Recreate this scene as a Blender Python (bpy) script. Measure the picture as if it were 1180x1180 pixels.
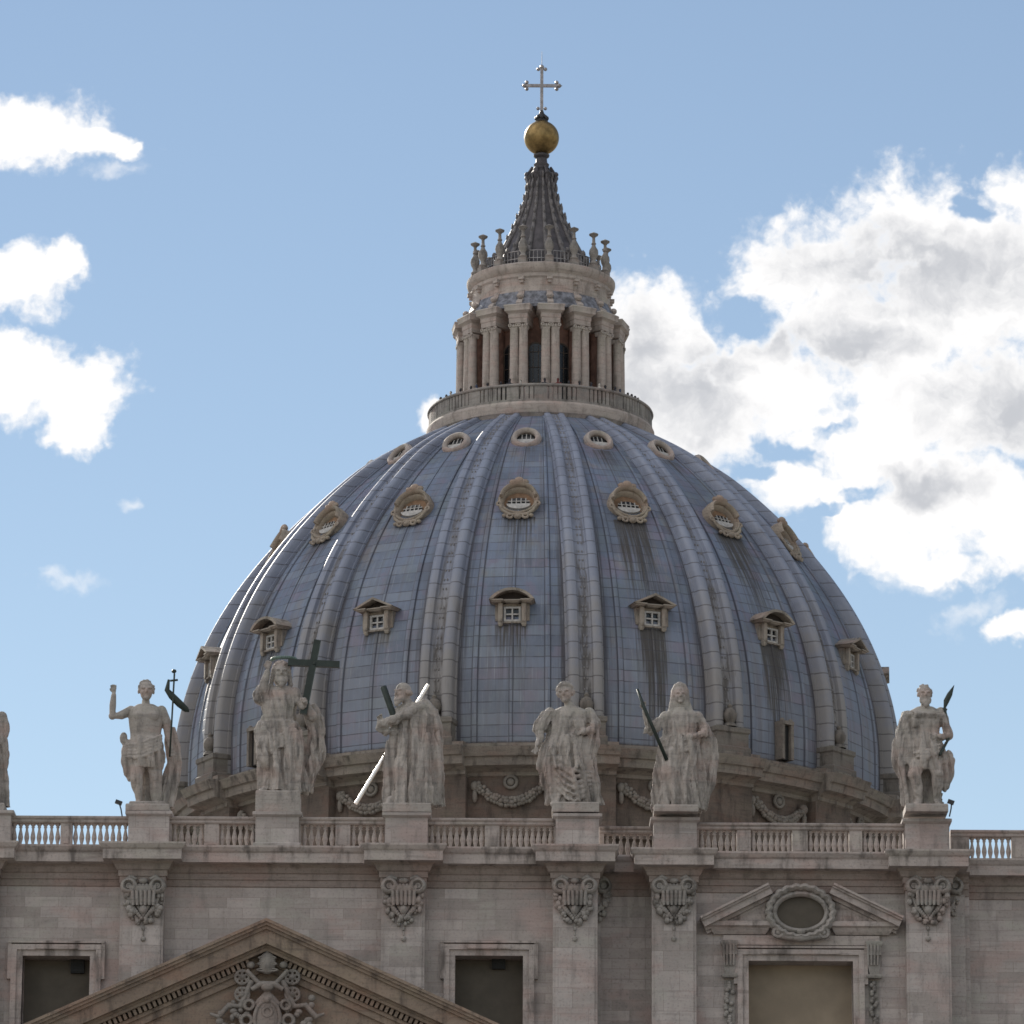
import bpy, math, random
from mathutils import Vector, Matrix, Euler
from math import sin, cos, pi, radians as rad, sqrt
random.seed(7)
for o in list(bpy.data.objects): bpy.data.objects.remove(o)
SC = bpy.context.scene
COL = SC.collection

# ------------------------------------------------------------------ camera
FPX, PITCH, ROLL = 5900.0, rad(14.9), rad(0.33)
CAM = Vector((0, 0, 1.7))
FW = Vector((0, cos(PITCH), sin(PITCH)))
R0 = Vector((1, 0, 0)); U0 = Vector((0, -sin(PITCH), cos(PITCH)))
RI = R0*cos(ROLL) + U0*sin(ROLL); UP = -R0*sin(ROLL) + U0*cos(ROLL)
cd = bpy.data.cameras.new('camera'); cam = bpy.data.objects.new('camera', cd); COL.objects.link(cam)
cd.sensor_width = 36; cd.lens = 36*FPX/1180; cd.clip_start = 1; cd.clip_end = 6000
M3 = Matrix((RI, UP, -FW)).transposed()
cam.matrix_world = Matrix.Translation(CAM) @ M3.to_4x4()
SC.camera = cam
def at(px, py, Y):                       # the point at depth Y seen at photo pixel (px, py)
    d = FW*FPX + RI*(px-590) - UP*(py-590)
    return CAM + d*((Y-CAM.y)/d.y)
def zat(py, Y, px=600): return at(px, py, Y).z
def xat(px, Y=225.0, py=1000): return at(px, py, Y).x

# ------------------------------------------------------------------ light
SUN_AZ, SUN_EL = -22.0, 26.0             # degrees left of the view direction, above the horizon
SKY_STRENGTH, SUN_STRENGTH, EXPOSURE = 0.10, 5.0, 0.30
sdir = Vector((sin(rad(SUN_AZ))*cos(rad(SUN_EL)), cos(rad(SUN_AZ))*cos(rad(SUN_EL)), sin(rad(SUN_EL))))
sl = bpy.data.lights.new('sun', 'SUN'); sl.energy = SUN_STRENGTH; sl.angle = rad(0.5); sl.color = (1, .93, .82)
so = bpy.data.objects.new('sun', sl); COL.objects.link(so)
so.rotation_euler = sdir.to_track_quat('Z', 'Y').to_euler()
vs = SC.view_settings; SC.display_settings.display_device = 'sRGB'
vs.view_transform = 'Standard'; vs.look = 'None'; vs.gamma = 1; vs.use_curve_mapping = False; vs.exposure = EXPOSURE
SC.render.engine = 'CYCLES'
try: SC.cycles.pixel_filter_type = 'BLACKMAN_HARRIS'; SC.cycles.filter_width = 1.6
except Exception: pass

# ------------------------------------------------------------------ node helpers
def nd(nt, typ, props=None, **ins):
    n = nt.nodes.new('ShaderNode'+typ)
    for k, v in (props or {}).items(): setattr(n, k, v)
    for k, v in ins.items():
        s = n.inputs[int(k[1:])] if k[0] == '_' and k[1:].isdigit() else n.inputs[k.replace('_', ' ')]
        if isinstance(v, bpy.types.NodeSocket): nt.links.new(v, s)
        else:
            if isinstance(v, (tuple, list)) and len(v) == 3 and s.type == 'RGBA': v = (*v, 1)
            s.default_value = v
    return n
def mt(nt, op, a, b=0.0, c=0.0, clamp=False):
    n = nd(nt, 'Math', {'operation': op, 'use_clamp': clamp}, _0=a, _1=b)
    if op in ('MULTIPLY_ADD', 'COMPARE', 'SMOOTH_MAX', 'SMOOTH_MIN', 'WRAP'):
        s = n.inputs[2]
        if isinstance(c, bpy.types.NodeSocket): nt.links.new(c, s)
        else: s.default_value = c
    return n.outputs[0]
def mixc(nt, f, a, b, mode='MIX'):
    n = nt.nodes.new('ShaderNodeMix'); n.data_type = 'RGBA'; n.blend_type = mode
    for i, v in ((0, f), (6, a), (7, b)):
        s = n.inputs[i]
        if isinstance(v, bpy.types.NodeSocket): nt.links.new(v, s)
        else: s.default_value = (*v, 1) if isinstance(v, (tuple, list)) and len(v) == 3 else v
    return n.outputs[2]
def sstep(nt, x, a, b):
    return nd(nt, 'MapRange', {'interpolation_type': 'SMOOTHSTEP'}, _0=x, _1=a, _2=b, _3=0.0, _4=1.0).outputs[0]
def noise(nt, vec, scale, detail=4.0, rough=.55, dim='3D'):
    return nd(nt, 'TexNoise', {'noise_dimensions': dim}, Vector=vec, Scale=scale, Detail=detail, Roughness=rough).outputs[0]
def vmul(nt, v, s): return nd(nt, 'VectorMath', {'operation': 'MULTIPLY'}, _0=v, _1=s).outputs[0]
def vadd(nt, v, s): return nd(nt, 'VectorMath', {'operation': 'ADD'}, _0=v, _1=s).outputs[0]
def newmat(name):
    m = bpy.data.materials.new(name); m.use_nodes = True
    nt = m.node_tree; p = nt.nodes['Principled BSDF']
    return m, nt, p

# ------------------------------------------------------------------ sky with clouds (world, by direction)
W = bpy.data.worlds.new('World'); SC.world = W; W.use_nodes = True
nt = W.node_tree; bg = nt.nodes['Background']
sky = nd(nt, 'TexSky', {'sky_type': 'NISHITA', 'sun_disc': False})
sky.sun_elevation = rad(SUN_EL); sky.sun_rotation = rad(SUN_AZ)
sky.air_density = 1.0; sky.dust_density = 0.0; sky.ozone_density = 1.6; sky.altitude = 50
def build_clouds():
    tc = nd(nt, 'TexCoord').outputs['Generated']
    sep = nd(nt, 'SeparateXYZ', Vector=tc)
    yy = mt(nt, 'MAXIMUM', sep.outputs[1], .05)
    K = 5900*cos(PITCH)
    u = mt(nt, 'MULTIPLY', mt(nt, 'DIVIDE', sep.outputs[0], yy), K)
    v = mt(nt, 'MULTIPLY', mt(nt, 'DIVIDE', sep.outputs[2], yy), K)
    P = nd(nt, 'CombineXYZ', X=u, Y=v, Z=0.0).outputs[0]
    w1 = nd(nt, 'TexNoise', {'noise_dimensions': '2D'}, Vector=P, Scale=.012, Detail=4.0, Roughness=.6).outputs['Color']
    w1 = nd(nt, 'VectorMath', {'operation': 'SUBTRACT'}, _0=w1, _1=(.5, .5, .5)).outputs[0]
    Pw = vadd(nt, P, vmul(nt, w1, (62, 62, 0)))
    s2 = nd(nt, 'SeparateXYZ', Vector=Pw)
    def uvp(px, py):
        d = FW*FPX + RI*(px-590) - UP*(py-590)
        return d.x/d.y*K, d.z/d.y*K
    def blob(b):
        px, py, rx, ry = b[:4]; ang = rad(b[4]) if len(b) > 4 else 0
        cx, cy = uvp(px, py)
        dx = mt(nt, 'SUBTRACT', s2.outputs[0], cx); dy = mt(nt, 'SUBTRACT', s2.outputs[1], cy)
        if ang:
            a = mt(nt, 'ADD', mt(nt, 'MULTIPLY', dx, cos(ang)), mt(nt, 'MULTIPLY', dy, sin(ang)))
            c = mt(nt, 'SUBTRACT', mt(nt, 'MULTIPLY', dy, cos(ang)), mt(nt, 'MULTIPLY', dx, sin(ang)))
            dx, dy = a, c
        dx = mt(nt, 'DIVIDE', dx, rx); dy = mt(nt, 'DIVIDE', dy, ry)
        return mt(nt, 'SUBTRACT', 1.0, mt(nt, 'SQRT', mt(nt, 'ADD', mt(nt, 'MULTIPLY', dx, dx), mt(nt, 'MULTIPLY', dy, dy))))
    def union(bl, k=.12):
        r = blob(bl[0])
        for b in bl[1:]: r = mt(nt, 'SMOOTH_MAX', r, blob(b), k)
        return r
    M = union(CLOUDS)
    def fb(q): return noise(nt, q, .015, 7.0, .60, '2D')
    f1 = fb(Pw); f2 = noise(nt, vadd(nt, P, (31, 77, 5)), .075, 4.0, .62, '2D')
    vo = nd(nt, 'TexVoronoi', {'feature': 'F1', 'voronoi_dimensions': '2D'}, Vector=vadd(nt, P, vmul(nt, w1, (26, 26, 0))), Scale=.034, Detail=2.0, Roughness=.55).outputs['Distance']
    n_ = mt(nt, 'ADD', mt(nt, 'MULTIPLY', mt(nt, 'SUBTRACT', f1, .5), .95), mt(nt, 'ADD', mt(nt, 'MULTIPLY', mt(nt, 'SUBTRACT', .50, vo), .26), mt(nt, 'MULTIPLY', mt(nt, 'SUBTRACT', f2, .5), .30)))
    hol = sstep(nt, union(HOLES), -.35, .5)
    dens = mt(nt, 'SUBTRACT', mt(nt, 'ADD', mt(nt, 'ADD', M, .16), n_), mt(nt, 'MULTIPLY', hol, .42))
    alpha = mt(nt, 'POWER', sstep(nt, dens, -.16, .46), 1.2)
    wis = sstep(nt, mt(nt, 'ADD', union(WISPS), mt(nt, 'MULTIPLY', n_, 1.3)), .0, 1.0)
    alpha = mt(nt, 'MAXIMUM', alpha, mt(nt, 'MULTIPLY', wis, .5))
    # grey where the cloud is thick, with a soft relief turned towards the sun
    g1 = noise(nt, vadd(nt, P, (9, -40, 3)), .009, 4.0, .52, '2D')
    relief = mt(nt, 'MULTIPLY', mt(nt, 'SUBTRACT', fb(vadd(nt, Pw, (-9, 15, 0))), f1), 1.3)
    gray = sstep(nt, mt(nt, 'ADD', mt(nt, 'ADD', union(GREYS, .25), relief), mt(nt, 'MULTIPLY', mt(nt, 'SUBTRACT', g1, .5), .8)), -.35, .95)
    gray = mt(nt, 'MULTIPLY', gray, sstep(nt, dens, .10, .75))
    cc = mixc(nt, gray, (CLOUD_W, CLOUD_W*.99, CLOUD_W*.985), (CLOUD_W*.56, CLOUD_W*.575, CLOUD_W*.61))
    skyc = mixc(nt, 1.0, sky.outputs[0], SKY_TINT, 'MULTIPLY')
    # unseen clouds added behind the viewer to light the front, brighter on the left
    gn = noise(nt, vmul(nt, tc, (2.2, 2.2, 4.5)), 1.0, 4.0, .58)
    ga = mt(nt, 'MULTIPLY', sstep(nt, gn, .42, .56), mt(nt, 'MULTIPLY', sstep(nt, sep.outputs[1], .45, .0), sstep(nt, sep.outputs[2], .12, .45)))
    skyc = mixc(nt, ga, skyc, nd(nt, 'VectorMath', {'operation': 'SCALE'}, _0=(CLOUD_W*1.0, CLOUD_W*.965, CLOUD_W*.94), Scale=mt(nt, 'MULTIPLY_ADD', sstep(nt, sep.outputs[0], .3, -.6), 1.1, .9)).outputs[0])
    nt.links.new(skyc, bg.inputs['Color'])
    sky2 = nd(nt, 'TexSky', {'sky_type': 'NISHITA', 'sun_disc': False})
    for k_ in ('sun_elevation', 'sun_rotation', 'air_density', 'dust_density', 'ozone_density', 'altitude'): setattr(sky2, k_, getattr(sky, k_))
    bg2 = nd(nt, 'Background', Color=mixc(nt, alpha, mixc(nt, 1.0, sky2.outputs[0], SKY_TINT, 'MULTIPLY'), cc), Strength=SKY_STRENGTH)
    near = mt(nt, 'MULTIPLY', mt(nt, 'GREATER_THAN', sep.outputs[1], .5), mt(nt, 'MULTIPLY', mt(nt, 'LESS_THAN', mt(nt, 'ABSOLUTE', u), 900.0), mt(nt, 'LESS_THAN', v, 3100.0)))
    ms = nd(nt, 'MixShader', None, _0=near)
    nt.links.new(bg.outputs[0], ms.inputs[1]); nt.links.new(bg2.outputs[0], ms.inputs[2])
    nt.links.new(ms.outputs[0], nt.nodes['World Output'].inputs['Surface'])
CLOUD_W = 8.6
SKY_TINT = (1.05, .925, .84)
CLOUDS = [(25,150,95,42),(105,162,62,22,-14),(150,178,22,12,20),(10,325,75,46),(68,302,34,26,40),(45,440,110,46),(95,490,45,36),(20,420,60,38),
          (765,385,90,66),(860,430,90,60),(800,470,120,70),(735,440,70,120),(900,320,60,45),(960,300,110,55),(1060,270,90,80),(1130,330,160,110),(1190,230,55,45),(1010,380,150,70),
          (900,450,110,45),(1120,470,190,85),(1010,520,110,70,-20),(930,565,70,35,-10),(1090,580,150,70),(1010,620,90,40,-25),(1180,600,90,60),(1075,648,60,22,-8),
          (1172,722,40,20,10),(492,480,16,22)]
HOLES = [(905,512,34,13,-10),(965,492,32,10,25),(985,570,34,10,8),(838,372,50,30,-12),(845,395,30,16),(1120,242,26,13,-35),(875,540,30,12,-8),(950,590,24,8,20)]
WISPS = [(147,578,26,14),(82,668,60,18,4),(1060,668,70,20),(1130,700,70,30,20),(130,200,50,16),(770,330,60,20)]
GREYS = [(1050,310,190,60),(800,455,75,80),(1165,470,110,75),(740,420,40,80),(990,400,90,40),(1060,560,80,22),(900,400,60,22)]
build_clouds()
bg.inputs['Strength'].default_value = SKY_STRENGTH

# ------------------------------------------------------------------ mesh builder
class MB:
    def __init__(s): s.v = []; s.f = []; s.uv = {}
    def add(s, vs, fs, uvs=None):
        o = len(s.v); s.v += [Vector(p) for p in vs]
        for i, f in enumerate(fs):
            if uvs: s.uv[len(s.f)] = [uvs[k] for k in f]
            s.f.append([o+k for k in f])
        return s
    def box(s, x0, x1, y0, y1, z0, z1):
        return s.add([(x0,y0,z0),(x1,y0,z0),(x1,y1,z0),(x0,y1,z0),(x0,y0,z1),(x1,y0,z1),(x1,y1,z1),(x0,y1,z1)],
                     [(0,3,2,1),(4,5,6,7),(0,1,5,4),(1,2,6,5),(2,3,7,6),(3,0,4,7)])
    def obox(s, c, ax, ay, az):           # oriented box from centre and half-axis vectors
        c = Vector(c); ax, ay, az = Vector(ax), Vector(ay), Vector(az)
        vs = [c+i*ax+j*ay+k*az for k in (-1,1) for j in (-1,1) for i in (-1,1)]
        return s.add(vs, [(0,2,3,1),(4,5,7,6),(0,1,5,4),(1,3,7,5),(3,2,6,7),(2,0,4,6)])
    def loft(s, rings, cap=True, close=True):
        n = len(rings[0]); vs = [p for r in rings for p in r]; fs = []
        for i in range(len(rings)-1):
            for j in range(n if close else n-1):
                k = (j+1) % n
                fs.append((i*n+j, i*n+k, (i+1)*n+k, (i+1)*n+j))
        if cap:
            fs.append(tuple(range(n-1, -1, -1))); fs.append(tuple((len(rings)-1)*n+j for j in range(n)))
        return s.add(vs, fs)
    def rects(s, x0, x1, yf, yb, prof):   # mouldings round a block: prof = (projection, z), mitred corners
        return s.loft([[(x0-d,yf-d,z),(x1+d,yf-d,z),(x1+d,yb,z),(x0-d,yb,z)] for d, z in prof])
    def lathe(s, prof, n=24, c=(0,0,0), a0=0, a1=2*pi, cap=False):
        c = Vector(c); full = abs(a1-a0-2*pi) < 1e-6; m = n if full else n+1
        rings = [[c+Vector((r*sin(a0+(a1-a0)*j/n), -r*cos(a0+(a1-a0)*j/n), z)) for j in range(m)] for r, z in prof]
        return s.loft(rings, cap, full)
    def ico(s, c, r, n=10, m=6, rot=None):  # ellipsoid
        c = Vector(c); rx, ry, rz = (r, r, r) if not isinstance(r, (tuple, list)) else r
        vs = [Vector((0,0,rz))]
        for i in range(1, m):
            t = pi*i/m
            vs += [Vector((rx*sin(t)*cos(2*pi*j/n), ry*sin(t)*sin(2*pi*j/n), rz*cos(t))) for j in range(n)]
        vs.append(Vector((0,0,-rz)))
        if rot is not None: vs = [rot @ p for p in vs]
        fs = [(0, 1+j, 1+(j+1) % n) for j in range(n)]
        for i in range(m-2):
            for j in range(n):
                k = (j+1) % n; fs.append((1+i*n+j, 1+(i+1)*n+j, 1+(i+1)*n+k, 1+i*n+k))
        L = len(vs)-1; o = 1+(m-2)*n
        fs += [(L, o+(j+1) % n, o+j) for j in range(n)]
        return s.add([c+p for p in vs], fs)
    def tube(s, pts, rs, n=10, flat=1.0, caps=True):
        pts = [Vector(p) for p in pts]
        if not isinstance(rs, (list, tuple)): rs = [rs]*len(pts)
        rings = []; prev = None
        for i, p in enumerate(pts):
            t = (pts[min(i+1, len(pts)-1)] - pts[max(i-1, 0)]).normalized()
            a = prev if prev is not None else (Vector((0,1,0)) if abs(t.y) < .9 else Vector((1,0,0)))
            a = (a - t*a.dot(t)).normalized(); b = t.cross(a); prev = a
            rings.append([p + a*rs[i]*flat*cos(2*pi*j/n) + b*rs[i]*sin(2*pi*j/n) for j in range(n)])
        return s.loft(rings, caps)
    def torus(s, c, R, r, n=24, m=8, ax=None, sq=1.0, a0=0, a1=2*pi, wob=0, wn=0):   # ring in the XZ plane
        c = Vector(c); full = abs(a1-a0-2*pi) < 1e-6; k = n if full else n+1; rings = []
        Rx, Rz = (R, R) if not isinstance(R, (tuple, list)) else R
        for j in range(k):
            a = a0+(a1-a0)*j/n; q = 1+wob*abs(cos(wn*a/2)) if wob else 1
            d = Vector((cos(a)*Rx, 0, sin(a)*Rz)); e = Vector((cos(a), 0, sin(a)))
            rings.append([c+d*q+e*r*cos(2*pi*i/m)+Vector((0, r*sq*sin(2*pi*i/m), 0)) for i in range(m)])
        if full: rings.append(rings[0])
        return s.loft(rings, not full)
    def prism(s, poly, y0, y1):           # XZ outline pushed from y0 (front) to y1
        n = len(poly); vs = [(x, y0, z) for x, z in poly]+[(x, y1, z) for x, z in poly]
        return s.add(vs, [tuple(range(n)), tuple(range(2*n-1, n-1, -1))]+[(j, (j+n), (j+1) % n+n, (j+1) % n) for j in range(n)])
    def build(s, name, mat, parent=None, smooth=False, org=None, loc=None, rz=0, angle=None):
        me = bpy.data.meshes.new(name); og = Vector(org) if org is not None else Vector((0,0,0))
        me.from_pydata([tuple(p-og) for p in s.v], [], s.f); me.validate()
        if s.uv:
            ul = me.uv_layers.new(name='UVMap')
            for i, poly in enumerate(me.polygons):
                if i in s.uv:
                    for k, li in enumerate(poly.loop_indices): ul.data[li].uv = s.uv[i][k]
        import bmesh
        bm = bmesh.new(); bm.from_mesh(me); bmesh.ops.recalc_face_normals(bm, faces=bm.faces); bm.to_mesh(me); bm.free()
        me.materials.append(mat)
        if smooth:
            me.polygons.foreach_set('use_smooth', [True]*len(me.polygons))
            if angle: me.set_sharp_from_angle(angle=rad(angle))
        return link(name, me, parent, loc, rz)
def link(name, me, parent=None, loc=None, rz=0):
    o = bpy.data.objects.new(name, me); COL.objects.link(o)
    if parent: o.parent = parent
    if loc is not None: o.location = loc
    if rz: o.rotation_euler = (0, 0, rz)
    return o
def tag(o, label=None, cat=None, group=None, kind=None):
    for k, v in (('label', label), ('category', cat), ('group', group), ('kind', kind)):
        if v: o[k] = v
    return o
def thing(name, label, cat, loc, group=None):
    return tag(link(name, None, None, loc), label, cat, group)
from mathutils import noise as mnoise
def drape(me, amp, seed, ztop, zbot=-9, tilt=.5):   # carved folds: ridged noise stretched along the cloth
    off = Vector((seed*7.3, seed*3.1, seed*5.7)); nr = [v.normal.copy() for v in me.vertices]
    for v, n in zip(me.vertices, nr):
        c = v.co; k = max(0, min(1, (ztop-c.z)/.35))*max(0, min(1, (c.z-zbot)/.2))
        if k <= 0: continue
        a = mnoise.noise(Vector((c.x*3.1+tilt*c.z, c.y*3.1, c.z*.5-tilt*c.x*.6))+off); b = mnoise.noise(Vector((c.x*5.5, c.y*5.5, c.z*2.0+c.x))+off)
        v.co = c+n*k*amp*.8*((abs(a)*3.2-.9)+(abs(b)*1.8-.45)*.6)
    me.update()
def remesh(mb, name, mat, parent, org, voxel=.04, smooth=2):   # one continuous body out of overlapping volumes
    t = mb.build('tmp', mat, None, True, org)
    m = t.modifiers.new('r', 'REMESH'); m.mode = 'VOXEL'; m.voxel_size = voxel; m.use_smooth_shade = True
    if smooth:
        q = t.modifiers.new('s', 'SMOOTH'); q.factor = .5; q.iterations = smooth
    dg = bpy.context.evaluated_depsgraph_get(); dg.update()
    me = bpy.data.meshes.new_from_object(t.evaluated_get(dg)); me.name = name
    bpy.data.objects.remove(t)
    me.polygons.foreach_set('use_smooth', [True]*len(me.polygons))
    return link(name, me, parent)

# ------------------------------------------------------------------ materials
def stone(name, c, c2, dark, brick=None, streak=.5, bump=.25, rough=.85, patch=.5):
    m, nt, p = newmat(name)
    P = nd(nt, 'TexCoord').outputs['Object']
    n1 = noise(nt, P, .55, 8.0, .62); n2 = noise(nt, vmul(nt, P, (1, 1, .25)), 1.9, 6.0, .6)
    n3 = noise(nt, P, 9.0, 5.0, .65)
    col = mixc(nt, sstep(nt, n1, .5-patch*.3, .5+patch*.3), c, c2)
    if brick:
        sp = nd(nt, 'SeparateXYZ', Vector=P)
        bv = nd(nt, 'CombineXYZ', X=sp.outputs[0], Y=sp.outputs[2], Z=0.0).outputs[0]
        b = nd(nt, 'TexBrick', {'offset': .47}, Vector=bv, Scale=1.0, Color1=(.74,.72,.70), Color2=(1.14,1.13,1.13), Mortar=(.60,.57,.55))
        b.inputs['Mortar Size'].default_value = .012; b.inputs['Brick Width'].default_value = brick[0]; b.inputs['Row Height'].default_value = brick[1]
        b.inputs['Bias'].default_value = 0; b.inputs['Mortar Smooth'].default_value = .3
        col = mixc(nt, .85, col, b.outputs['Color'], 'MULTIPLY')
        band = noise(nt, vmul(nt, P, (.12, .1, 1.6)), 1.0, 3.0, .5)
        col = mixc(nt, mt(nt, 'MULTIPLY', sstep(nt, band, .5, .75), .35), col, tuple(x*.72 for x in c))
    hue = noise(nt, vadd(nt, vmul(nt, P, (.35, .35, .75)), (13.0, 5.0, 2.0)), 1.0, 5.0, .6)
    col = mixc(nt, mt(nt, 'MULTIPLY', sstep(nt, hue, .50, .64), .75), col, (c[0]*.90, c[1]*.775, c[2]*.755))
    col = mixc(nt, mt(nt, 'MULTIPLY', sstep(nt, hue, .47, .33), .60), col, (c[0]*.86, c[1]*.92, c[2]*.87))
    bed = noise(nt, vmul(nt, P, (.45, .45, 6.0)), 1.0, 6.0, .65)
    col = mixc(nt, mt(nt, 'MULTIPLY', sstep(nt, bed, .50, .72), .50), col, tuple(x*1.5 for x in dark))
    col = mixc(nt, mt(nt, 'MULTIPLY', sstep(nt, bed, .46, .28), .30), col, tuple(min(.9, x*1.18) for x in c))
    st = mt(nt, 'MULTIPLY', sstep(nt, n2, .48, .74), streak)
    col = mixc(nt, st, col, dark)
    col = mixc(nt, mt(nt, 'MULTIPLY', sstep(nt, n3, .5, .75), .45), col, tuple(x*.7 for x in dark))
    nt.links.new(col, p.inputs['Base Color']); p.inputs['Roughness'].default_value = rough
    h = mt(nt, 'ADD', mt(nt, 'MULTIPLY', n3, .6), n2)
    nt.links.new(nd(nt, 'Bump', Strength=bump, Distance=.12, Height=h).outputs[0], p.inputs['Normal'])
    return m
def plain(name, c, rough=.5, metal=0.0, var=.25, scale=3.0, bump=.08):
    m, nt, p = newmat(name)
    P = nd(nt, 'TexCoord').outputs['Object']; n = noise(nt, P, scale, 6.0, .6)
    nt.links.new(mixc(nt, sstep(nt, n, .3, .7), tuple(x*(1-var) for x in c), tuple(min(1, x*(1+var)) for x in c)), p.inputs['Base Color'])
    p.inputs['Roughness'].default_value = rough; p.inputs['Metallic'].default_value = metal
    nt.links.new(nd(nt, 'Bump', Strength=bump, Distance=.05, Height=n).outputs[0], p.inputs['Normal'])
    return m
S_WALL = stone('travertine_wall', (.465,.412,.388), (.37,.33,.314), (.16,.143,.135), (1.5,.47), .4, .25, .85, .9)
S_TRIM = stone('travertine_trim', (.475,.41,.38), (.335,.292,.272), (.10,.085,.077), None, .85, .35, .85, .85)
S_PIL = stone('travertine_pilaster', (.45,.403,.382), (.36,.325,.308), (.16,.144,.136), (1.35,.9), .5, .3, .85, .8)
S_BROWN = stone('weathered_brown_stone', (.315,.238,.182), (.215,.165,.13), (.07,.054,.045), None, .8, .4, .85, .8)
S_STAT = stone('statue_stone', (.44,.395,.36), (.31,.28,.257), (.10,.091,.086), None, .8, .5, .85, .8)
S_ORN = stone('ornament_stone', (.36,.33,.305), (.25,.23,.212), (.085,.077,.07), None, .85, .4, .85, .8)
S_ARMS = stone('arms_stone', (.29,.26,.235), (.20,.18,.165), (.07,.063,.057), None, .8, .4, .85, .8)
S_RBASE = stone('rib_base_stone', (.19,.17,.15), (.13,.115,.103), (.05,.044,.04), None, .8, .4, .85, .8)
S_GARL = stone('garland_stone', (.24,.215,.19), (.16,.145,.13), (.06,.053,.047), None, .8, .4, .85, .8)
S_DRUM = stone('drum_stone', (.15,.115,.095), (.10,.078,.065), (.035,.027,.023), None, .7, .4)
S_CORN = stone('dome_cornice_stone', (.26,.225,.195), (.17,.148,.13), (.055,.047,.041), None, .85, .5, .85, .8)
S_LAN = stone('lantern_stone', (.47,.41,.375), (.35,.303,.277), (.12,.103,.09), None, .65, .3)
S_GAL = stone('gallery_stone', (.31,.285,.265), (.20,.187,.177), (.075,.068,.063), None, .85, .3)
S_TAN = stone('tan_window_stone', (.37,.308,.25), (.27,.225,.185), (.085,.07,.06), None, .75, .4, .85, .8)
S_DORM = stone('dormer_stone', (.36,.315,.27), (.25,.22,.19), (.065,.056,.05), None, .85, .4, .85, .8)
M_RED = plain('red_brown_render', (.20,.115,.09), .9, 0, .4, 1.2)
M_GLASS = plain('dark_window', (.012,.014,.018), .25, 0, .2)
M_WHITE = plain('white_frame', (.40,.388,.375), .6, 0, .25)
M_SHADE = plain('recess_shade', (.035,.026,.022), .9)
M_BLIND = plain('brown_blind', (.095,.08,.062), .8, 0, .22, .5)
M_BLINDY = plain('yellow_blind', (.28,.225,.165), .8, 0, .18, .4)
M_VENT = plain('black_vent', (.012,.012,.012), .7)
M_BRONZE = plain('green_black_bronze', (.022,.032,.027), .5, .2)
M_STEEL = plain('polished_beam', (.88,.84,.80), .44, 1.0, .05)
M_GOLD = plain('dull_gold', (.27,.19,.085), .52, 1.0, .35, 1.6, .1)
M_CROSS = plain('grey_metal', (.30,.28,.28), .45, .6)
M_SPIRE = plain('dark_lead', (.06,.054,.06), .6, 0, .45, 1.5)
M_SPIRE2 = plain('pale_lead', (.13,.12,.122), .6, 0, .4, 2.0)
M_SLATE = plain('grey_lead_flashing', (.15,.155,.18), .6, 0, .6, 2.5, .2)
M_DARK = plain('black_iron', (.02,.02,.022), .5)

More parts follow.
